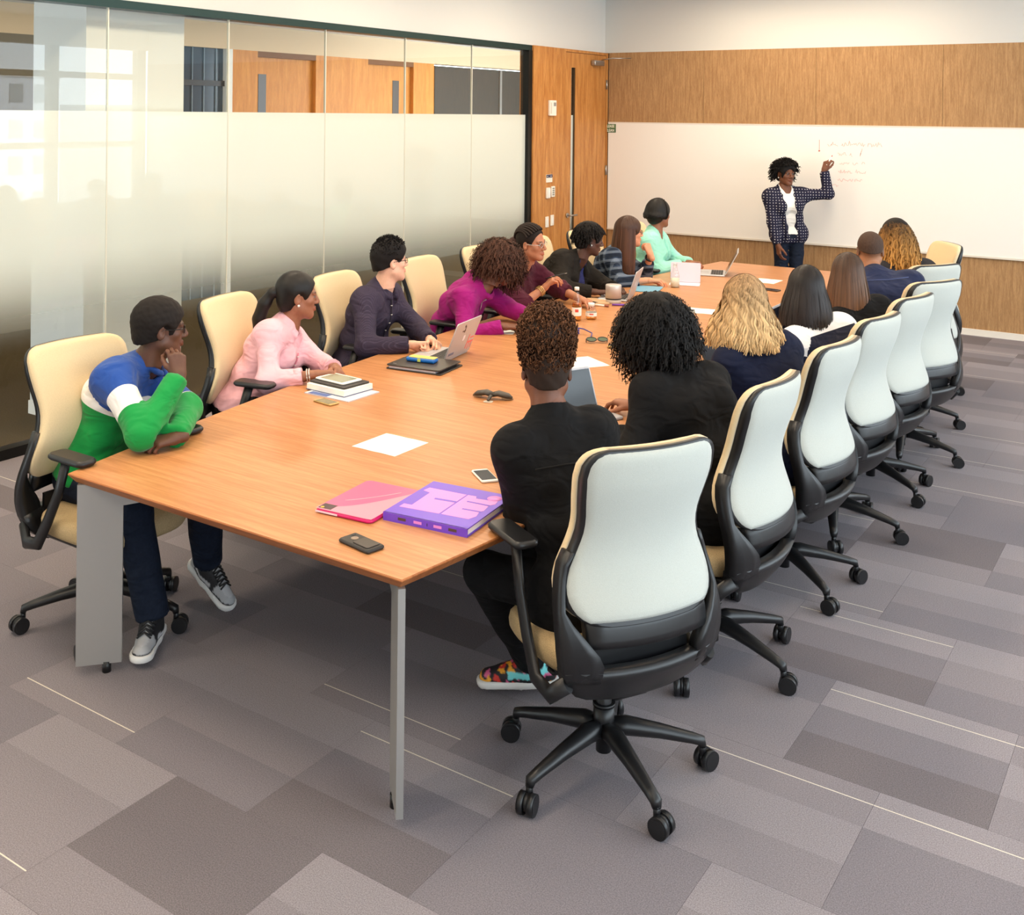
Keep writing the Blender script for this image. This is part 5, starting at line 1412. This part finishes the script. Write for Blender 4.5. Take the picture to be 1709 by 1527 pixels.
q.build('arrow_mark', M('red_marker_dark', (214, 120, 104), .6), wbd)

def text(body, size, mat, parent, loc, rotm, align='CENTER'):
    c = bpy.data.curves.new('lettering', 'FONT'); c.body = body; c.size = size; c.align_x = align; c.align_y = 'CENTER'; c.extrude = .0004
    c.materials.append(mat); o = bpy.data.objects.new('lettering', c); COL.objects.link(o); o.parent = parent; o.location = loc; o.rotation_euler = rotm
    return o
m_sgreen = M('sign_green', (46, 92, 52), .5); m_sign_w = M('sign_white', (240, 240, 226), .5)
sg = tag(empty('sign', (-5.865, BY - .023, 1.941)), 'small green PLEASE CLEAN sign at the top corner of the whiteboard', 'sign')
q = MB(); q.box((-.075, -.002, -.05), (.075, 0, .05)); q.build('sign_plate', m_sgreen, sg)
q = MB(); q.box((-.070, -.003, -.0), (.070, -.002, .0455)); q.build('sign_field', M('sign_olive', (92, 120, 66), .5), sg)
a_ = text('PLEASE', .046, m_sign_w, sg, (0, -.0035, .023), (PI / 2, 0, 0)); b_ = text('CLEAN', .046, m_sign_w, sg, (0, -.0035, -.026), (PI / 2, 0, 0))
dg_ = None
for t_ in (a_, b_):
    t_.data.offset = .0012; t_.scale = (.80, 1, 1)
bpy.context.view_layer.update()
for t_ in (a_, b_):   # lettering as plain meshes
    me_t = bpy.data.meshes.new_from_object(t_.evaluated_get(bpy.context.evaluated_depsgraph_get()))
    w_ = obj('lettering', me_t, sg, t_.location.copy(), t_.rotation_euler.copy()); w_.scale = t_.scale; bpy.data.objects.remove(t_)
    if not me_t.materials: me_t.materials.append(m_sign_w)

def plate(name, y, z, w, h, d, mat, lab, cat, r=.006):
    o = tag(empty(name, (PX, y, z)), lab, cat)
    q = MB(); mt = Matrix(((0, 0, 1, 0), (1, 0, 0, 0), (0, 1, 0, 0), (0, 0, 0, 1)))
    q.rbox((-w / 2, -h / 2, 0), (w / 2, h / 2, d), r, 0, mt); q.build('cover_plate', mat, o); return o
def onplate(o, name, y0, z0, y1, z1, d0, d1, mat): q = MB(); q.box((d0, y0, z0), (d1, y1, z1)); return q.build(name, mat, o)
m_pl = M('device_white', (236, 228, 214), .45); m_grey = M('device_grey', (150, 146, 140), .5)
t_ = plate('thermostat', 10.20, 2.165, .135, .165, .03, m_pl, 'white wall thermostat high on the veneer panel', 'thermostat')
onplate(t_, 'display', .005, .02, .055, .06, .03, .032, m_grey); onplate(t_, 'side_vent', -.06, -.06, -.035, .06, .03, .0315, M('vent_beige', (208, 198, 180), .5))
t_ = plate('room_sign', 10.17, 1.41, .13, .085, .006, m_pl, 'small room sign with a dark top stripe on the veneer panel', 'sign', .003)
onplate(t_, 'dark_stripe', -.064, .008, .064, .041, .006, .0072, M('sign_navy', (54, 58, 84), .5)); 
for k in range(2): onplate(t_, 'print_line', -.05 + .07 * k, .02, -.03 + .075 * k, .026, .0072, .0076, m_pl)
t_ = plate('dimmer', 10.135, 1.255, .075, .115, .02, m_pl, 'tilted white dimmer switch below the room sign', 'switch'); onplate(t_, 'rocker', -.025, -.045, .025, .045, .02, .028, m_white)
t_ = plate('control_panel', 10.245, 1.265, .075, .115, .014, m_pl, 'white control keypad beside the tilted dimmer', 'switch')
for k in range(4): onplate(t_, 'button', -.02, -.04 + .022 * k, .02, -.025 + .022 * k, .014, .017, m_grey)
t_ = plate('light_switch', 10.13, .945, .07, .115, .008, m_pl, 'white light switch farther from the door handle', 'switch'); onplate(t_, 'rocker', -.016, -.033, .016, .033, .008, .012, m_white)
t_ = plate('light_switch', 10.24, .955, .07, .115, .008, m_pl, 'white light switch nearer the door handle', 'switch'); onplate(t_, 'rocker', -.016, -.033, .016, .033, .008, .012, m_white)

# ------------------------------------------------------------------ on the table
m_paper = M('paper', (246, 243, 232), .8); m_alum = M('laptop_aluminium', (196, 196, 200), .38, .45); m_screen = M('screen_dark', (16, 18, 22), .12); m_keys = M('keys', (30, 30, 32), .5)
m_phone = M('phone_glass', (40, 42, 46), .12); m_gold = M('phone_gold', (196, 164, 104), .35, .6)
def place(name, x, y, deg, lab, cat, z=TZ, grp=None):
    o = empty(name, (x, y, z), math.radians(deg)); return tag(o, lab, cat, grp)
def sheet(x, y, deg, w, h, lab, lines=0):
    o = place('paper_sheet', x, y, deg, lab, 'paper')
    q = MB(); n = 6
    vs = []
    for z0 in (0.0002, .0009):
        for i in range(n + 1):
            for j in range(2): vs.append((-w / 2 + w * i / n, -h / 2 + h * j, z0 + .0012 * math.sin(i * 1.1) ** 2))
    m_ = 2 * (n + 1); fs = []
    for i in range(n):
        fs.append((m_ + 2 * i, m_ + 2 * i + 2, m_ + 2 * i + 3, m_ + 2 * i + 1)); fs.append((2 * i, 2 * i + 1, 2 * i + 3, 2 * i + 2))
    ring = [2 * i for i in range(n + 1)] + [2 * n + 1 - 2 * i for i in range(n + 1)]
    for a, b in zip(ring, ring[1:] + ring[:1]): fs.append((a, b, m_ + b, m_ + a))
    q.add(vs, fs, 0, False); q.build('page', m_paper, o)
    if lines:
        q = MB(); q.box((-w / 2 + .02, h / 2 - .032, .0022), (w / 2 - .03, h / 2 - .030, .0024)); q.build('ruled_line', M('print_blue', (150, 185, 220), .7), o)
    return o
sheet(-2.775, 3.515, 0, .222, .225, 'white paper sheet lying alone near the open end of the table', 1)
sheet(-2.86, 5.30, -32, .24, .22, 'white paper sheet beyond the tall brown afro')
sheet(-2.96, 7.20, 12, .24, .20, 'white paper sheet between the black curls and the blonde hair')
sheet(-3.06, 8.85, 0, .20, .24, 'white paper sheet beside the far laptop, near the striped sweater')
sheet(-3.66, 5.78, 20, .14, .2, 'folded paper under the hand of the person in magenta')

def laptop(x, y, deg, open_, lab, w=.325, d=.225, marks=None, lid=m_alum):
    o = place('laptop', x, y, deg, lab, 'laptop')
    q = MB(); q.rbox((-w / 2, -d, 0), (w / 2, 0, .014), .014); base = q.build('keyboard_base', m_alum, o)
    q = MB(); q.box((-w * .43, -d * .52, .0138), (w * .43, -d * .08, .0146)); q.build('keyboard_well', M('key_well', (120, 120, 122), .5), base)
    q = MB()
    for r_ in range(5):
        for c_ in range(13):
            x0 = -w * .42 + c_ * w * .84 / 13; y0 = -d * .51 + r_ * d * .43 / 5
            q.box((x0 + .0015, y0 + .0015, .0144), (x0 + w * .84 / 13 - .0015, y0 + d * .43 / 5 - .0015, .0158))
    q.build('keys', m_keys, base)
    q = MB(); q.box((-.05, -d * .93, .0138), (.05, -d * .60, .0145)); q.build('trackpad', M('trackpad_grey', (176, 176, 180), .4), base)
    R = Matrix.Translation((0, -.004, .012)) @ Matrix.Rotation(math.radians(open_), 4, 'X')   # lid hinged at the back edge
    q = MB(); q.rbox((-w / 2, -d, 0), (w / 2, 0, .007), .014, 0, R); ld = q.build('lid', lid, o)
    q = MB(); q.box((-w * .47, -d * .94, -.0012), (w * .47, -d * .06, .0), 0, R); q.build('screen', m_screen, ld)
    # emblem on the lid: a plain rounded fruit silhouette with a leaf
    q = MB(); cx, cy = 0, -d * .5; pts = []
    for i in range(20):
        t = 2 * PI * i / 20; rr = .017 * (1 - .12 * math.cos(2 * t) - .10 * (math.sin(t) < -.85) - .14 * (math.sin(t) > .9) - .22 * (math.cos(t) > .85))
        pts.append((cx + rr * math.cos(t), cy - rr * 1.08 * math.sin(t)))
    q.prism(pts, .0070, .0075, 0, R); q.prism([(cx + .001, cy - .021), (cx + .006, cy - .029), (cx + .009, cy - .03), (cx + .006, cy - .022)], .0070, .0075, 0, R)
    q.build('emblem', M('emblem_white', (240, 240, 244), .3), ld)
    if marks:
        for nm, mat, rects in marks:
            q = MB()
            for a, b, c, e in rects: q.box((a, b, .0071), (c, e, .0076), 0, R)
            q.build(nm, mat, ld)
    return o
m_pkst = M('sticker_coral', (240, 120, 112), .5); m_dkst = M('sticker_dark', (84, 64, 60), .5); m_gyst = M('sticker_grey', (120, 126, 150), .5)
laptop(-3.475, 4.985, -80, -112, 'open silver laptop with coral stickers by the man in the checked shirt',
       marks=[('coral_sticker', m_pkst, [(-.155, -.075, -.09, -.062), (-.145, -.062, -.135, -.025), (-.115, -.062, -.105, -.02), (-.085, -.12, -.073, -.03), (-.15, -.10, -.10, -.09)]), ('dark_sticker', m_dkst, [(.02, -.19, .03, -.15), (.03, -.20, .045, -.185), (.015, -.165, .055, -.157)]), ('grey_sticker', m_gyst, [(.07, -.04, .14, -.025)])])
laptop(-3.565, 7.36, -74, -108, 'open silver laptop in front of the person in the black blazer', .31, .22)
laptop(-3.47, 9.0, -70, -118, 'open silver laptop nearest the presenter, in front of the mint blazer', .33, .23)
laptop(-2.40, 4.38, 66, -112, 'white laptop between the tall afro and the black curls', .28, .19)
laptop(-2.14, 6.62, 92, -112, 'dark rimmed laptop in front of the person with long brown hair', .30, .21)

def phone(name, x, y, deg, w, h, t, body, face, lab, z=TZ, extra=None):
    o = place(name, x, y, deg, lab, 'phone', z); q = MB(); q.rbox((-w / 2, -h / 2, 0), (w / 2, h / 2, t), .010, n=5); q.build('phone_body', body, o)
    if face: q = MB(); q.box((-w * .43, -h * .39, t), (w * .43, h * .39, t + .0004)); q.build('phone_screen', face, o)
    if extra: extra(o, t)
    return o
def case_extra(o, t):
    q = MB(); q.rbox((-.027, -.060, t), (.027, .012, t + .003), .006); q.build('card_slot', M('case_grey', (64, 56, 50), .5), o)
    q = MB(); q.lathe([(.009, 0), (.0125, .0), (.0125, .0016), (.009, .0016)], (0, .032, t), 20); q.build('ring_cutout', M('case_ring', (150, 128, 110), .4), o)
    q = MB(); q.rbox((.008, .052, t), (.024, .062, t + .0012), .004); q.build('camera_lens', m_phone, o)
phone('smartphone', -2.20, 2.645, 80, .074, .145, .013, M('case_black', (44, 40, 38), .55), None, 'black cased phone lying face down near the table corner', extra=case_extra)
phone('smartphone', -2.245, 3.415, 52, .067, .138, .008, M('phone_white', (236, 232, 226), .35), m_phone, 'white framed phone beside the pink and purple covers')
phone('smartphone', -3.415, 3.84, 82, .062, .125, .008, m_gold, M('gold_glass', (120, 104, 66), .15), 'gold phone in front of the stack of books')
phone('smartphone', -2.90, 5.80, 12, .075, .15, .012, m_gold, M('charcoal_back', (66, 58, 48), .3), 'dark phone with gold rim behind the black curls')
phone('smartphone', -2.87, 8.40, 80, .07, .15, .01, M('case_brown', (60, 44, 34), .5), m_phone, 'dark phone near the striped sweater')
phone('smartphone', -3.73, 7.02, 70, .07, .14, .009, m_black, m_phone, 'black phone by the grey cylinder and the blazer')

# pink folder and purple book
o = place('folder', -2.415, 2.945, 6, 'glossy pink folder next to the purple book', 'folder')
m_pinkf = M('folder_pink', (236, 92, 138), .3); m_pinkd = M('folder_magenta', (214, 30, 110), .35)
q = MB(); q.rbox((-.115, -.165, 0), (.115, .165, .014), .02); q.build('folder_cover', m_pinkd, o)
q = MB(); q.rbox((-.113, -.163, .0138), (.113, .163, .0152), .02); q.build('folder_face', m_pinkf, o)
top_ = [(-.112 + .224 * i / 14, -.13 + .27 * (i / 14) ** 1.5 - .03 * math.sin(i / 14 * PI)) for i in range(15)]
q = MB(); q.prism([(-.112, -.16), (.112, -.16)] + top_[::-1], .0152, .0155); q.build('pale_swoosh', M('folder_pale', (244, 146, 166), .3), o)
q = MB(); q.tube([(x, y + .05 + .03 * math.sin(i / 14 * PI), .0156) for i, (x, y) in enumerate(top_) if 2 < i < 12], .003, 6, 0, .15, (0, 0, 1)); q.build('swirl', M('folder_light', (250, 170, 186), .3), o)
q = MB(); q.box((-.108, -.155, .0152), (-.055, -.11, .0156)); q.build('corner_label', M('label_dark', (66, 40, 46), .4), o)
q = MB(); q.lathe([(.0001, 0), (.007, 0), (.007, .0006), (.0001, .0006)], (-.095, -.145, .0156), 14); q.build('gold_dot', M('dot_gold', (222, 180, 70), .4), o)
q = MB(); q.box((-.11, -.1662, .004), (-.02, -.1655, .010)); q.build('spine_print', M('spine_pale', (244, 214, 226), .5), o)
bk = place('book', -2.145, 3.045, 7, 'purple book with big pink letters next to the pink folder', 'book')
m_purp = M('cover_purple', (112, 72, 206), .35)
q = MB(); q.box((-.158, -.172, 0), (.158, .172, .004)); q.box((-.158, -.172, .024), (.158, .172, .028)); q.box((-.158, -.174, 0), (.158, -.168, .028)); q.build('book_cover', m_purp, bk)
q = MB(); q.box((-.153, -.168, .004), (.153, .168, .024)); q.build('pages', m_paper, bk)
m_pkl = M('letter_pink', (226, 140, 220), .4)
for nm, pol, z0, mt in (('letter_block', [(-.142, .07), (-.136, .104), (.012, .104), (.014, -.1), (-.135, -.108), (-.135, -.076), (-.105, -.074), (-.11, .06)], .028, m_pkl),
                        ('letter_block', [(.018, .104), (.049, .106), (.058, .086), (.105, .092), (.135, .10), (.14, .069), (.127, .048), (.133, -.005), (.124, -.019), (.134, -.062), (.122, -.096), (.021, -.099)], .028, m_pkl),
                        ('letter_gap', [(-.069, .024), (.012, .030), (.013, .016), (-.066, .010)], .0284, m_purp), ('letter_gap', [(.042, .052), (.128, .052), (.128, .042), (.044, .042)], .0284, m_purp),
                        ('letter_gap', [(.060, -.018), (.132, -.014), (.132, -.024), (.062, -.028)], .0284, m_purp)):
    q = MB(); q.prism(pol[::-1], z0, z0 + .0005); q.build(nm, mt, bk)
q = MB(); q.lathe([(.0005, 0), (.026, 0), (.026, .0005), (.0005, .0005)], (.114, .118, .028), 18); q.build('letter_dot', m_pkl, bk)
for k, (x0, x1, m_) in enumerate(((-.09, -.05, m_dkst), (-.03, .01, m_pkl), (.02, .032, m_black), (.045, .085, m_pkl), (.10, .14, m_dkst))):
    q = MB(); q.box((x0 - .01, -.1746, .010), (x1 - .02, -.174, .019)); q.build('spine_print', m_, bk)

# conference microphone
o = place('conference_microphone', -2.835, 4.37, 15, 'dark three winged conference microphone in the middle of the table', 'microphone')
m_mic = M('mic_dark', (60, 54, 46), .45); q = MB()
for k in range(2):
    s_ = -1 if k == 0 else 1
    q.tube([(0, 0, .020), (s_ * .03, .002, .028), (s_ * .075, .01, .018), (s_ * .095, .014, .008)], [.022, .027, .026, .012], 12, 0, .5, (0, 0, 1))
q.build('wings', m_mic, o)
q = MB(); q.tube([(0, .0, .02), (0, -.035, .018), (0, -.065, .008)], [.012, .010, .006], 10, 0, .6, (0, 0, 1)); q.build('front_stem', m_mic, o)
q = MB(); q.rbox((-.022, -.08, 0), (.022, -.045, .003), .01); q.build('mute_key', M('mic_silver', (196, 186, 170), .4), o)
for s_ in (-1, 1):
    q = MB(); q.tube([(s_ * .05, -.012, .010), (s_ * .08, -.004, .006), (s_ * .10, .012, .006)], .004, 6); q.build('rim', M('mic_tan', (150, 128, 98), .4), o)

# stack of reading by the pink shirt
o = place('magazine', -3.475, 4.02, 0, 'pale magazine at the bottom of the stack by the pink shirt', 'magazine'); q = MB(); q.box((-.14, -.115, 0), (.14, .115, .005)); q.build('cover', M('mag_cover', (214, 214, 222), .35), o)
q = MB(); q.box((-.12, -.113, .005), (.0, -.075, .0056)); q.build('cover_print', M('mag_blue', (70, 96, 160), .4), o)
o = place('book', -3.52, 4.055, -3, 'thick white book on the magazine by the pink shirt', 'book', TZ + .0056); q = MB(); q.box((-.125, -.10, .002), (.125, .10, .028)); q.build('pages', m_paper, o)
q = MB(); q.box((-.128, -.103, 0), (.128, .103, .002)); q.build('back_cover', M('cover_navy', (60, 76, 130), .4), o)
o = place('notebook', -3.53, 4.065, -4, 'black notebook under the white tablet', 'notebook', TZ + .034); q = MB(); q.rbox((-.12, -.09, 0), (.12, .09, .009), .008); q.build('notebook_cover', M('cover_black', (40, 36, 36), .5), o)
o = place('tablet', -3.545, 4.075, -5, 'white framed tablet on top of the stack by the pink shirt', 'tablet', TZ + .0432); q = MB(); q.rbox((-.10, -.068, 0), (.10, .068, .008), .012); q.build('tablet_body', M('tablet_white', (240, 236, 226), .35), o)
q = MB(); q.box((-.078, -.054, .008), (.078, .054, .0084)); q.build('tablet_screen', M('tablet_glass', (148, 150, 130), .1), o)
# portfolio and calculator
o = place('portfolio', -3.475, 4.69, 8, 'black zip portfolio in front of the open laptop', 'portfolio'); q = MB(); q.rbox((-.165, -.13, 0), (.165, .13, .007), .01); q.build('back_board', M('leather_dark', (34, 30, 28), .45), o)
q = MB(); q.box((-.15, -.122, .007), (.13, .118, .018)); q.build('pad', M('pad_grey', (190, 190, 200), .7), o)
q = MB(); q.rbox((-.163, -.128, .018), (.155, .128, .026), .01); q.build('front_board', M('leather_brown', (50, 44, 38), .4), o)
q = MB(); q.box((-.14, -.10, .026), (-.12, -.09, .0266)); q.build('badge', m_steel, o)
o = place('calculator', -3.50, 4.70, 10, 'blue and yellow box lying on the black portfolio', 'box', TZ + .0262); q = MB(); q.rbox((-.085, -.032, 0), (.085, .032, .022), .012); q.build('box_body', M('toy_blue', (20, 104, 186), .4), o)
q = MB(); q.rbox((-.072, -.024, .022), (.082, .030, .025), .01); q.build('box_top', M('toy_yellow', (238, 204, 96), .45), o)
q = MB(); q.box((-.012, -.0335, .004), (.006, -.0315, .022)); q.build('yellow_clip', M('toy_lime', (206, 220, 110), .45), o)

# drinks
m_clear = glass_mat('bottle_plastic', (.93, .94, .92)); m_juice = glass_mat('juice', (1.0, .74, .38))
def bottle(x, y, prof, fill, lab, liquid, cap, label_z, scale=1.0):
    o = place('bottle', x, y, 0, lab, 'bottle')
    q = MB(); q.lathe(prof, n=24); q.build('bottle_shell', m_clear, o)
    f_ = [(max(r - .002, .001), z) for r, z in prof if z < fill]; rl = f_[-1][0]
    q = MB(); q.lathe([(.0005, .003)] + [(r, max(z, .003)) for r, z in f_] + [(rl, fill), (.0005, fill)], n=24); q.build('liquid', liquid, o)
    top = prof[-1]; q = MB(); q.lathe([(top[0] + .003, -.012), (top[0] + .0035, .006), (top[0] + .001, .009), (.0005, .009)], (0, 0, top[1]), 20); q.build('bottle_cap', cap, o)
    if label_z:
        r = next(r for r, z in prof if z >= label_z[0]) + .0006
        q = MB(); q.lathe([(r, label_z[0]), (r, label_z[1])], n=24); q.f = q.f[:24]; q.mi = q.mi[:24]; q.sm = q.sm[:24]; lb = q.build('bottle_label', M('label_white', (244, 240, 232), .6), o)
        q = MB(); r2 = r + .0006
        a0 = -1.4
        vs = [(r2 * math.cos(a0 + .12 * i), r2 * math.sin(a0 + .12 * i), label_z[0] + (label_z[1] - label_z[0]) * t) for i in range(7) for t in (.45, .8)]
        q.add(vs, [(2 * i, 2 * i + 2, 2 * i + 3, 2 * i + 1) for i in range(6)]); q.build('label_print', M('label_red', (216, 80, 60), .6), lb)
    return o
bottle(-3.47, 6.36, [(.026, 0), (.031, .004), (.031, .10), (.029, .115), (.022, .15), (.015, .185), (.013, .20), (.013, .212)], .118, 'tall clear bottle of orange drink with a white cap', m_juice, m_white, (.035, .09))
bottle(-3.415, 6.46, [(.028, 0), (.036, .005), (.037, .05), (.035, .062), (.024, .085), (.019, .092), (.019, .10)], .02, 'short clear juice bottle beside the tall orange one', m_juice, m_white, (.024, .048))
bottle(-3.53, 8.08, [(.03, 0), (.036, .005), (.036, .09), (.030, .115), (.018, .15), (.014, .18)], .07, 'clear bottle of milky drink by the flannel shirt', M('milk', (240, 234, 216), .4), m_clear, None)
# grey cylinder speaker
o = place('cylinder_speaker', -3.59, 7.13, 0, 'white and grey cylinder speaker with a black ring', 'speaker'); q = MB(); q.lathe([(.052, 0), (.055, .004), (.055, .028)], n=32); q.build('foot_section', M('speaker_tan', (196, 182, 166), .5), o)
q = MB(); q.lathe([(.057, .028), (.057, .036)], n=32); q.build('black_ring', m_black, o); q = MB(); q.lathe([(.058, .036), (.058, .125), (.055, .131), (.04, .132)], n=32); q.build('speaker_body', M('speaker_grey', (206, 202, 198), .35, .4), o)
# pens, cable, sunglasses, folder, small tablet stand
def pen(x, y, deg, l, col, lab, capc=None, z=TZ):
    o = place('marker', x, y, deg, lab, 'pen', z); q = MB(); q.cyl((-l / 2, 0, .008), (l / 2, 0, .008), .0075, n=10); q.build('barrel', M('pen_%d_%d_%d' % col, col, .4), o)
    q = MB(); q.cyl((l / 2, 0, .008), (l / 2 + .03, 0, .008), .0085, .0075, n=10); q.build('pen_cap', m_white if capc is None else M('penc_%d' % capc[0], capc, .4), o)
pen(-3.50, 7.03, 32, .09, (112, 62, 160), 'purple marker in front of the grey cylinder')
pen(-3.60, 6.93, 10, .08, (236, 226, 214), 'white marker beside the purple marker', (150, 90, 70))
o = place('cable', -3.22, 5.98, 0, 'coiled blue cable with a silver plug', 'cable'); q = MB()
q.tube([(-.05 + .03 * math.cos(t * .9) + .002 * math.sin(5 * t), -.02 + .035 * math.sin(t * .9), .006 + .0016 * t) for t in [i * .45 for i in range(48)]] + [(.0, .02, .03), (.05, .03, .01), (.09, -.06, .005), (.13, -.13, .006)], .0035, 6); q.build('cord', M('cable_blue', (44, 54, 150), .5), o)
q = MB(); q.box((.12, -.155, .001), (.138, -.128, .011)); q.build('plug', m_steel, o)
o = place('sunglasses', -3.02, 5.80, 40, 'dark sunglasses behind the phone with gold rim', 'glasses', TZ + .012); o.rotation_euler.x = math.radians(-68); q = MB()
for s_ in (-1, 1): q.tube([(s_ * .034 + .03 * math.cos(a), .0, .024 + .022 * math.sin(a)) for a in [2 * PI * i / 14 for i in range(15)]], .003, 6); q.tube([(s_ * .064, 0, .03), (s_ * .062, .07, .02), (s_ * .055, .135, .006)], .0028, 6)
q.build('frame', m_black, o)
for s_ in (-1, 1):
    q = MB(); q.add([(s_ * .034 + .028 * math.cos(a), .0, .024 + .020 * math.sin(a)) for a in [2 * PI * i / 14 for i in range(14)]], [tuple(range(14))]); q.build('lens', M('lens_green', (92, 104, 84), .1), o)
o = place('folder', -3.66, 7.83, 15, 'blue folder between the two laptops by the flannel shirt', 'folder'); q = MB(); q.rbox((-.11, -.14, 0), (.11, .14, .008), .006); q.build('folder_cover', M('folder_blue', (110, 168, 196), .5), o)
o = place('tablet', -3.55, 8.33, 20, 'white tablet propped on its folded cover by the mint blazer', 'tablet'); R_ = Matrix.Translation((0, 0, .004)) @ Matrix.Rotation(math.radians(62), 4, 'X')
q = MB(); q.rbox((-.12, 0, 0), (.12, .17, .008), .01, 0, R_); q.build('tablet_body', M('tablet_lilac', (206, 196, 212), .4), o); q = MB(); q.rbox((-.12, -.15, 0), (.12, .0, .005), .008); q.build('cover_flap', M('flap_white', (226, 226, 236), .5), o)
o = place('notebook', -3.70, 7.10, 30, 'tan notebook under the hand of the person in the black blazer', 'notebook'); q = MB(); q.rbox((-.08, -.11, 0), (.08, .11, .008), .006); q.build('notebook_cover', M('cover_tan', (206, 168, 128), .6), o)
# tablets held up by the two people on the window side
def held(x, y, z, deg, tilt, lab):
    o = place('tablet', x, y, deg, lab, 'tablet', z); R_ = Matrix.Rotation(math.radians(tilt), 4, 'X')
    q = MB(); q.rbox((-.085, -.12, 0), (.085, .12, .008), .01, 0, R_); q.build('tablet_body', m_black, o); q = MB(); q.box((-.072, -.10, .008), (.072, .10, .0084), 0, R_); q.build('tablet_screen', M('screen_soft', (60, 64, 72), .1), o)
held(-2.12, 5.38, .84, 70, 55, 'black tablet held up in front of the blonde hair')
# the presenter's marker and small jewellery
I = people['S']
hdn = I['arms']['L']; tip = hdn['w'] + hdn['d'] * .11 + V3(.015, .0, .0)
o = tag(empty('marker', tuple(map(float, tip))), 'marker held by the presenter against the whiteboard', 'pen'); q = MB(); q.cyl((-.02, -.02, -.05), (.012, .035, .035), .007, n=10); q.build('barrel', m_white, o)
q = MB(); q.cyl((.012, .035, .035), (.018, .045, .05), .006, .003, n=10); q.build('nib', M('nib_red', (200, 60, 50), .5), o)
I = people['P5']; hdn = I['arms']['R']; tip = hdn['w'] + hdn['d'] * .10
o = tag(empty('pen', tuple(map(float, tip))), 'dark pen pointed by the person in maroon', 'pen'); q = MB(); q.cyl((-.05, -.03, -.01), (.07, .03, .03), .004, n=8); q.build('barrel', m_black, o); q = MB(); q.cyl((.07, .03, .03), (.085, .037, .034), .003, .001, n=8); q.build('nib', m_steel, o)
def band(key, side, fr, r, mat, name, n=1):
    I = people[key]; A = I['arms'][side]; d = nrm(A['w'] - A['e']); a = nrm(np.cross(d, V3(.2, .3, .9))); b = np.cross(d, a)
    for k in range(n):
        c = A['e'] + (A['w'] - A['e']) * (fr + .05 * k) - I['org']
        q = MB(); q.tube([tuple(c + (a * math.cos(t) + b * math.sin(t)) * r) for t in [2 * PI * i / 18 for i in range(19)]], .003 if name != 'watch' else .009, 6); q.build(name, mat, I['P'])
band('P2', 'R', .84, .034, M('bracelet_silver', (220, 216, 210), .3, .6), 'bracelet', 2)
band('P5', 'R', .80, .034, M('bracelet_gold', (224, 190, 120), .3, .6), 'bracelet', 3)
band('P7', 'L', .86, .033, m_black, 'watch')

# zips, plackets, seams and buttons
def line_on(key, name, pts, r, mat, front=1):
    I = people[key]; q = [on_cloth(I, h, l, front, r * .4) for h, l in pts]; q = [p for p in q if p is not None]
    if len(q) > 1: m = MB(); m.tube(q, r, 6); m.build(name, mat, I['P'])
m_zip = M('zip_silver', (206, 204, 200), .3, .5)
line_on('P1', 'zip', [(.99, .012), (.95, .008), (.90, .004), (.85, 0), (.80, 0), (.75, 0)], .0042, m_zip)
line_on('P3', 'placket', [(.93, 0), (.86, 0), (.78, 0), (.70, 0), (.62, 0), (.54, 0), (.46, 0)], .004, M('placket_dark', (40, 34, 48), .8))
line_on('P2', 'placket', [(.80, 0), (.72, 0), (.64, 0), (.56, 0), (.48, 0)], .004, M('placket_rose', (214, 130, 146), .8))
line_on('P4', 'zip', [(.92, 0), (.86, 0), (.80, 0), (.74, 0)], .0035, m_zip)
m_seam = M('seam_black', (8, 8, 9), .9)
line_on('R1', 'yoke_seam', [(.74, -.15), (.735, -.1), (.73, -.05), (.72, 0), (.73, .05), (.735, .1), (.74, .15)], .0028, m_seam, -1)
line_on('R1', 'back_pleat', [(.715, .004), (.62, .0), (.5, -.004), (.38, -.008)], .0028, m_seam, -1)
line_on('R6', 'yoke_seam', [(.86, -.14), (.85, -.07), (.845, 0), (.85, .07), (.86, .14)], .003, M('seam_blue', (66, 78, 120), .8), -1)
for key, hs in (('P3', (.86, .76, .66, .56)), ('P2', (.76, .66, .56)), ('P6', (.60, .50, .40))):
    for h in hs:
        p = on_cloth(people[key], h, 0.0, 1, .002)
        if p: b = MB(); b.lathe([(.0005, -.004), (.0055, -.002), (.0055, .002), (.0005, .004)], p, 10); b.build('button', M('button_pale', (220, 214, 206), .4), people[key]['P'])
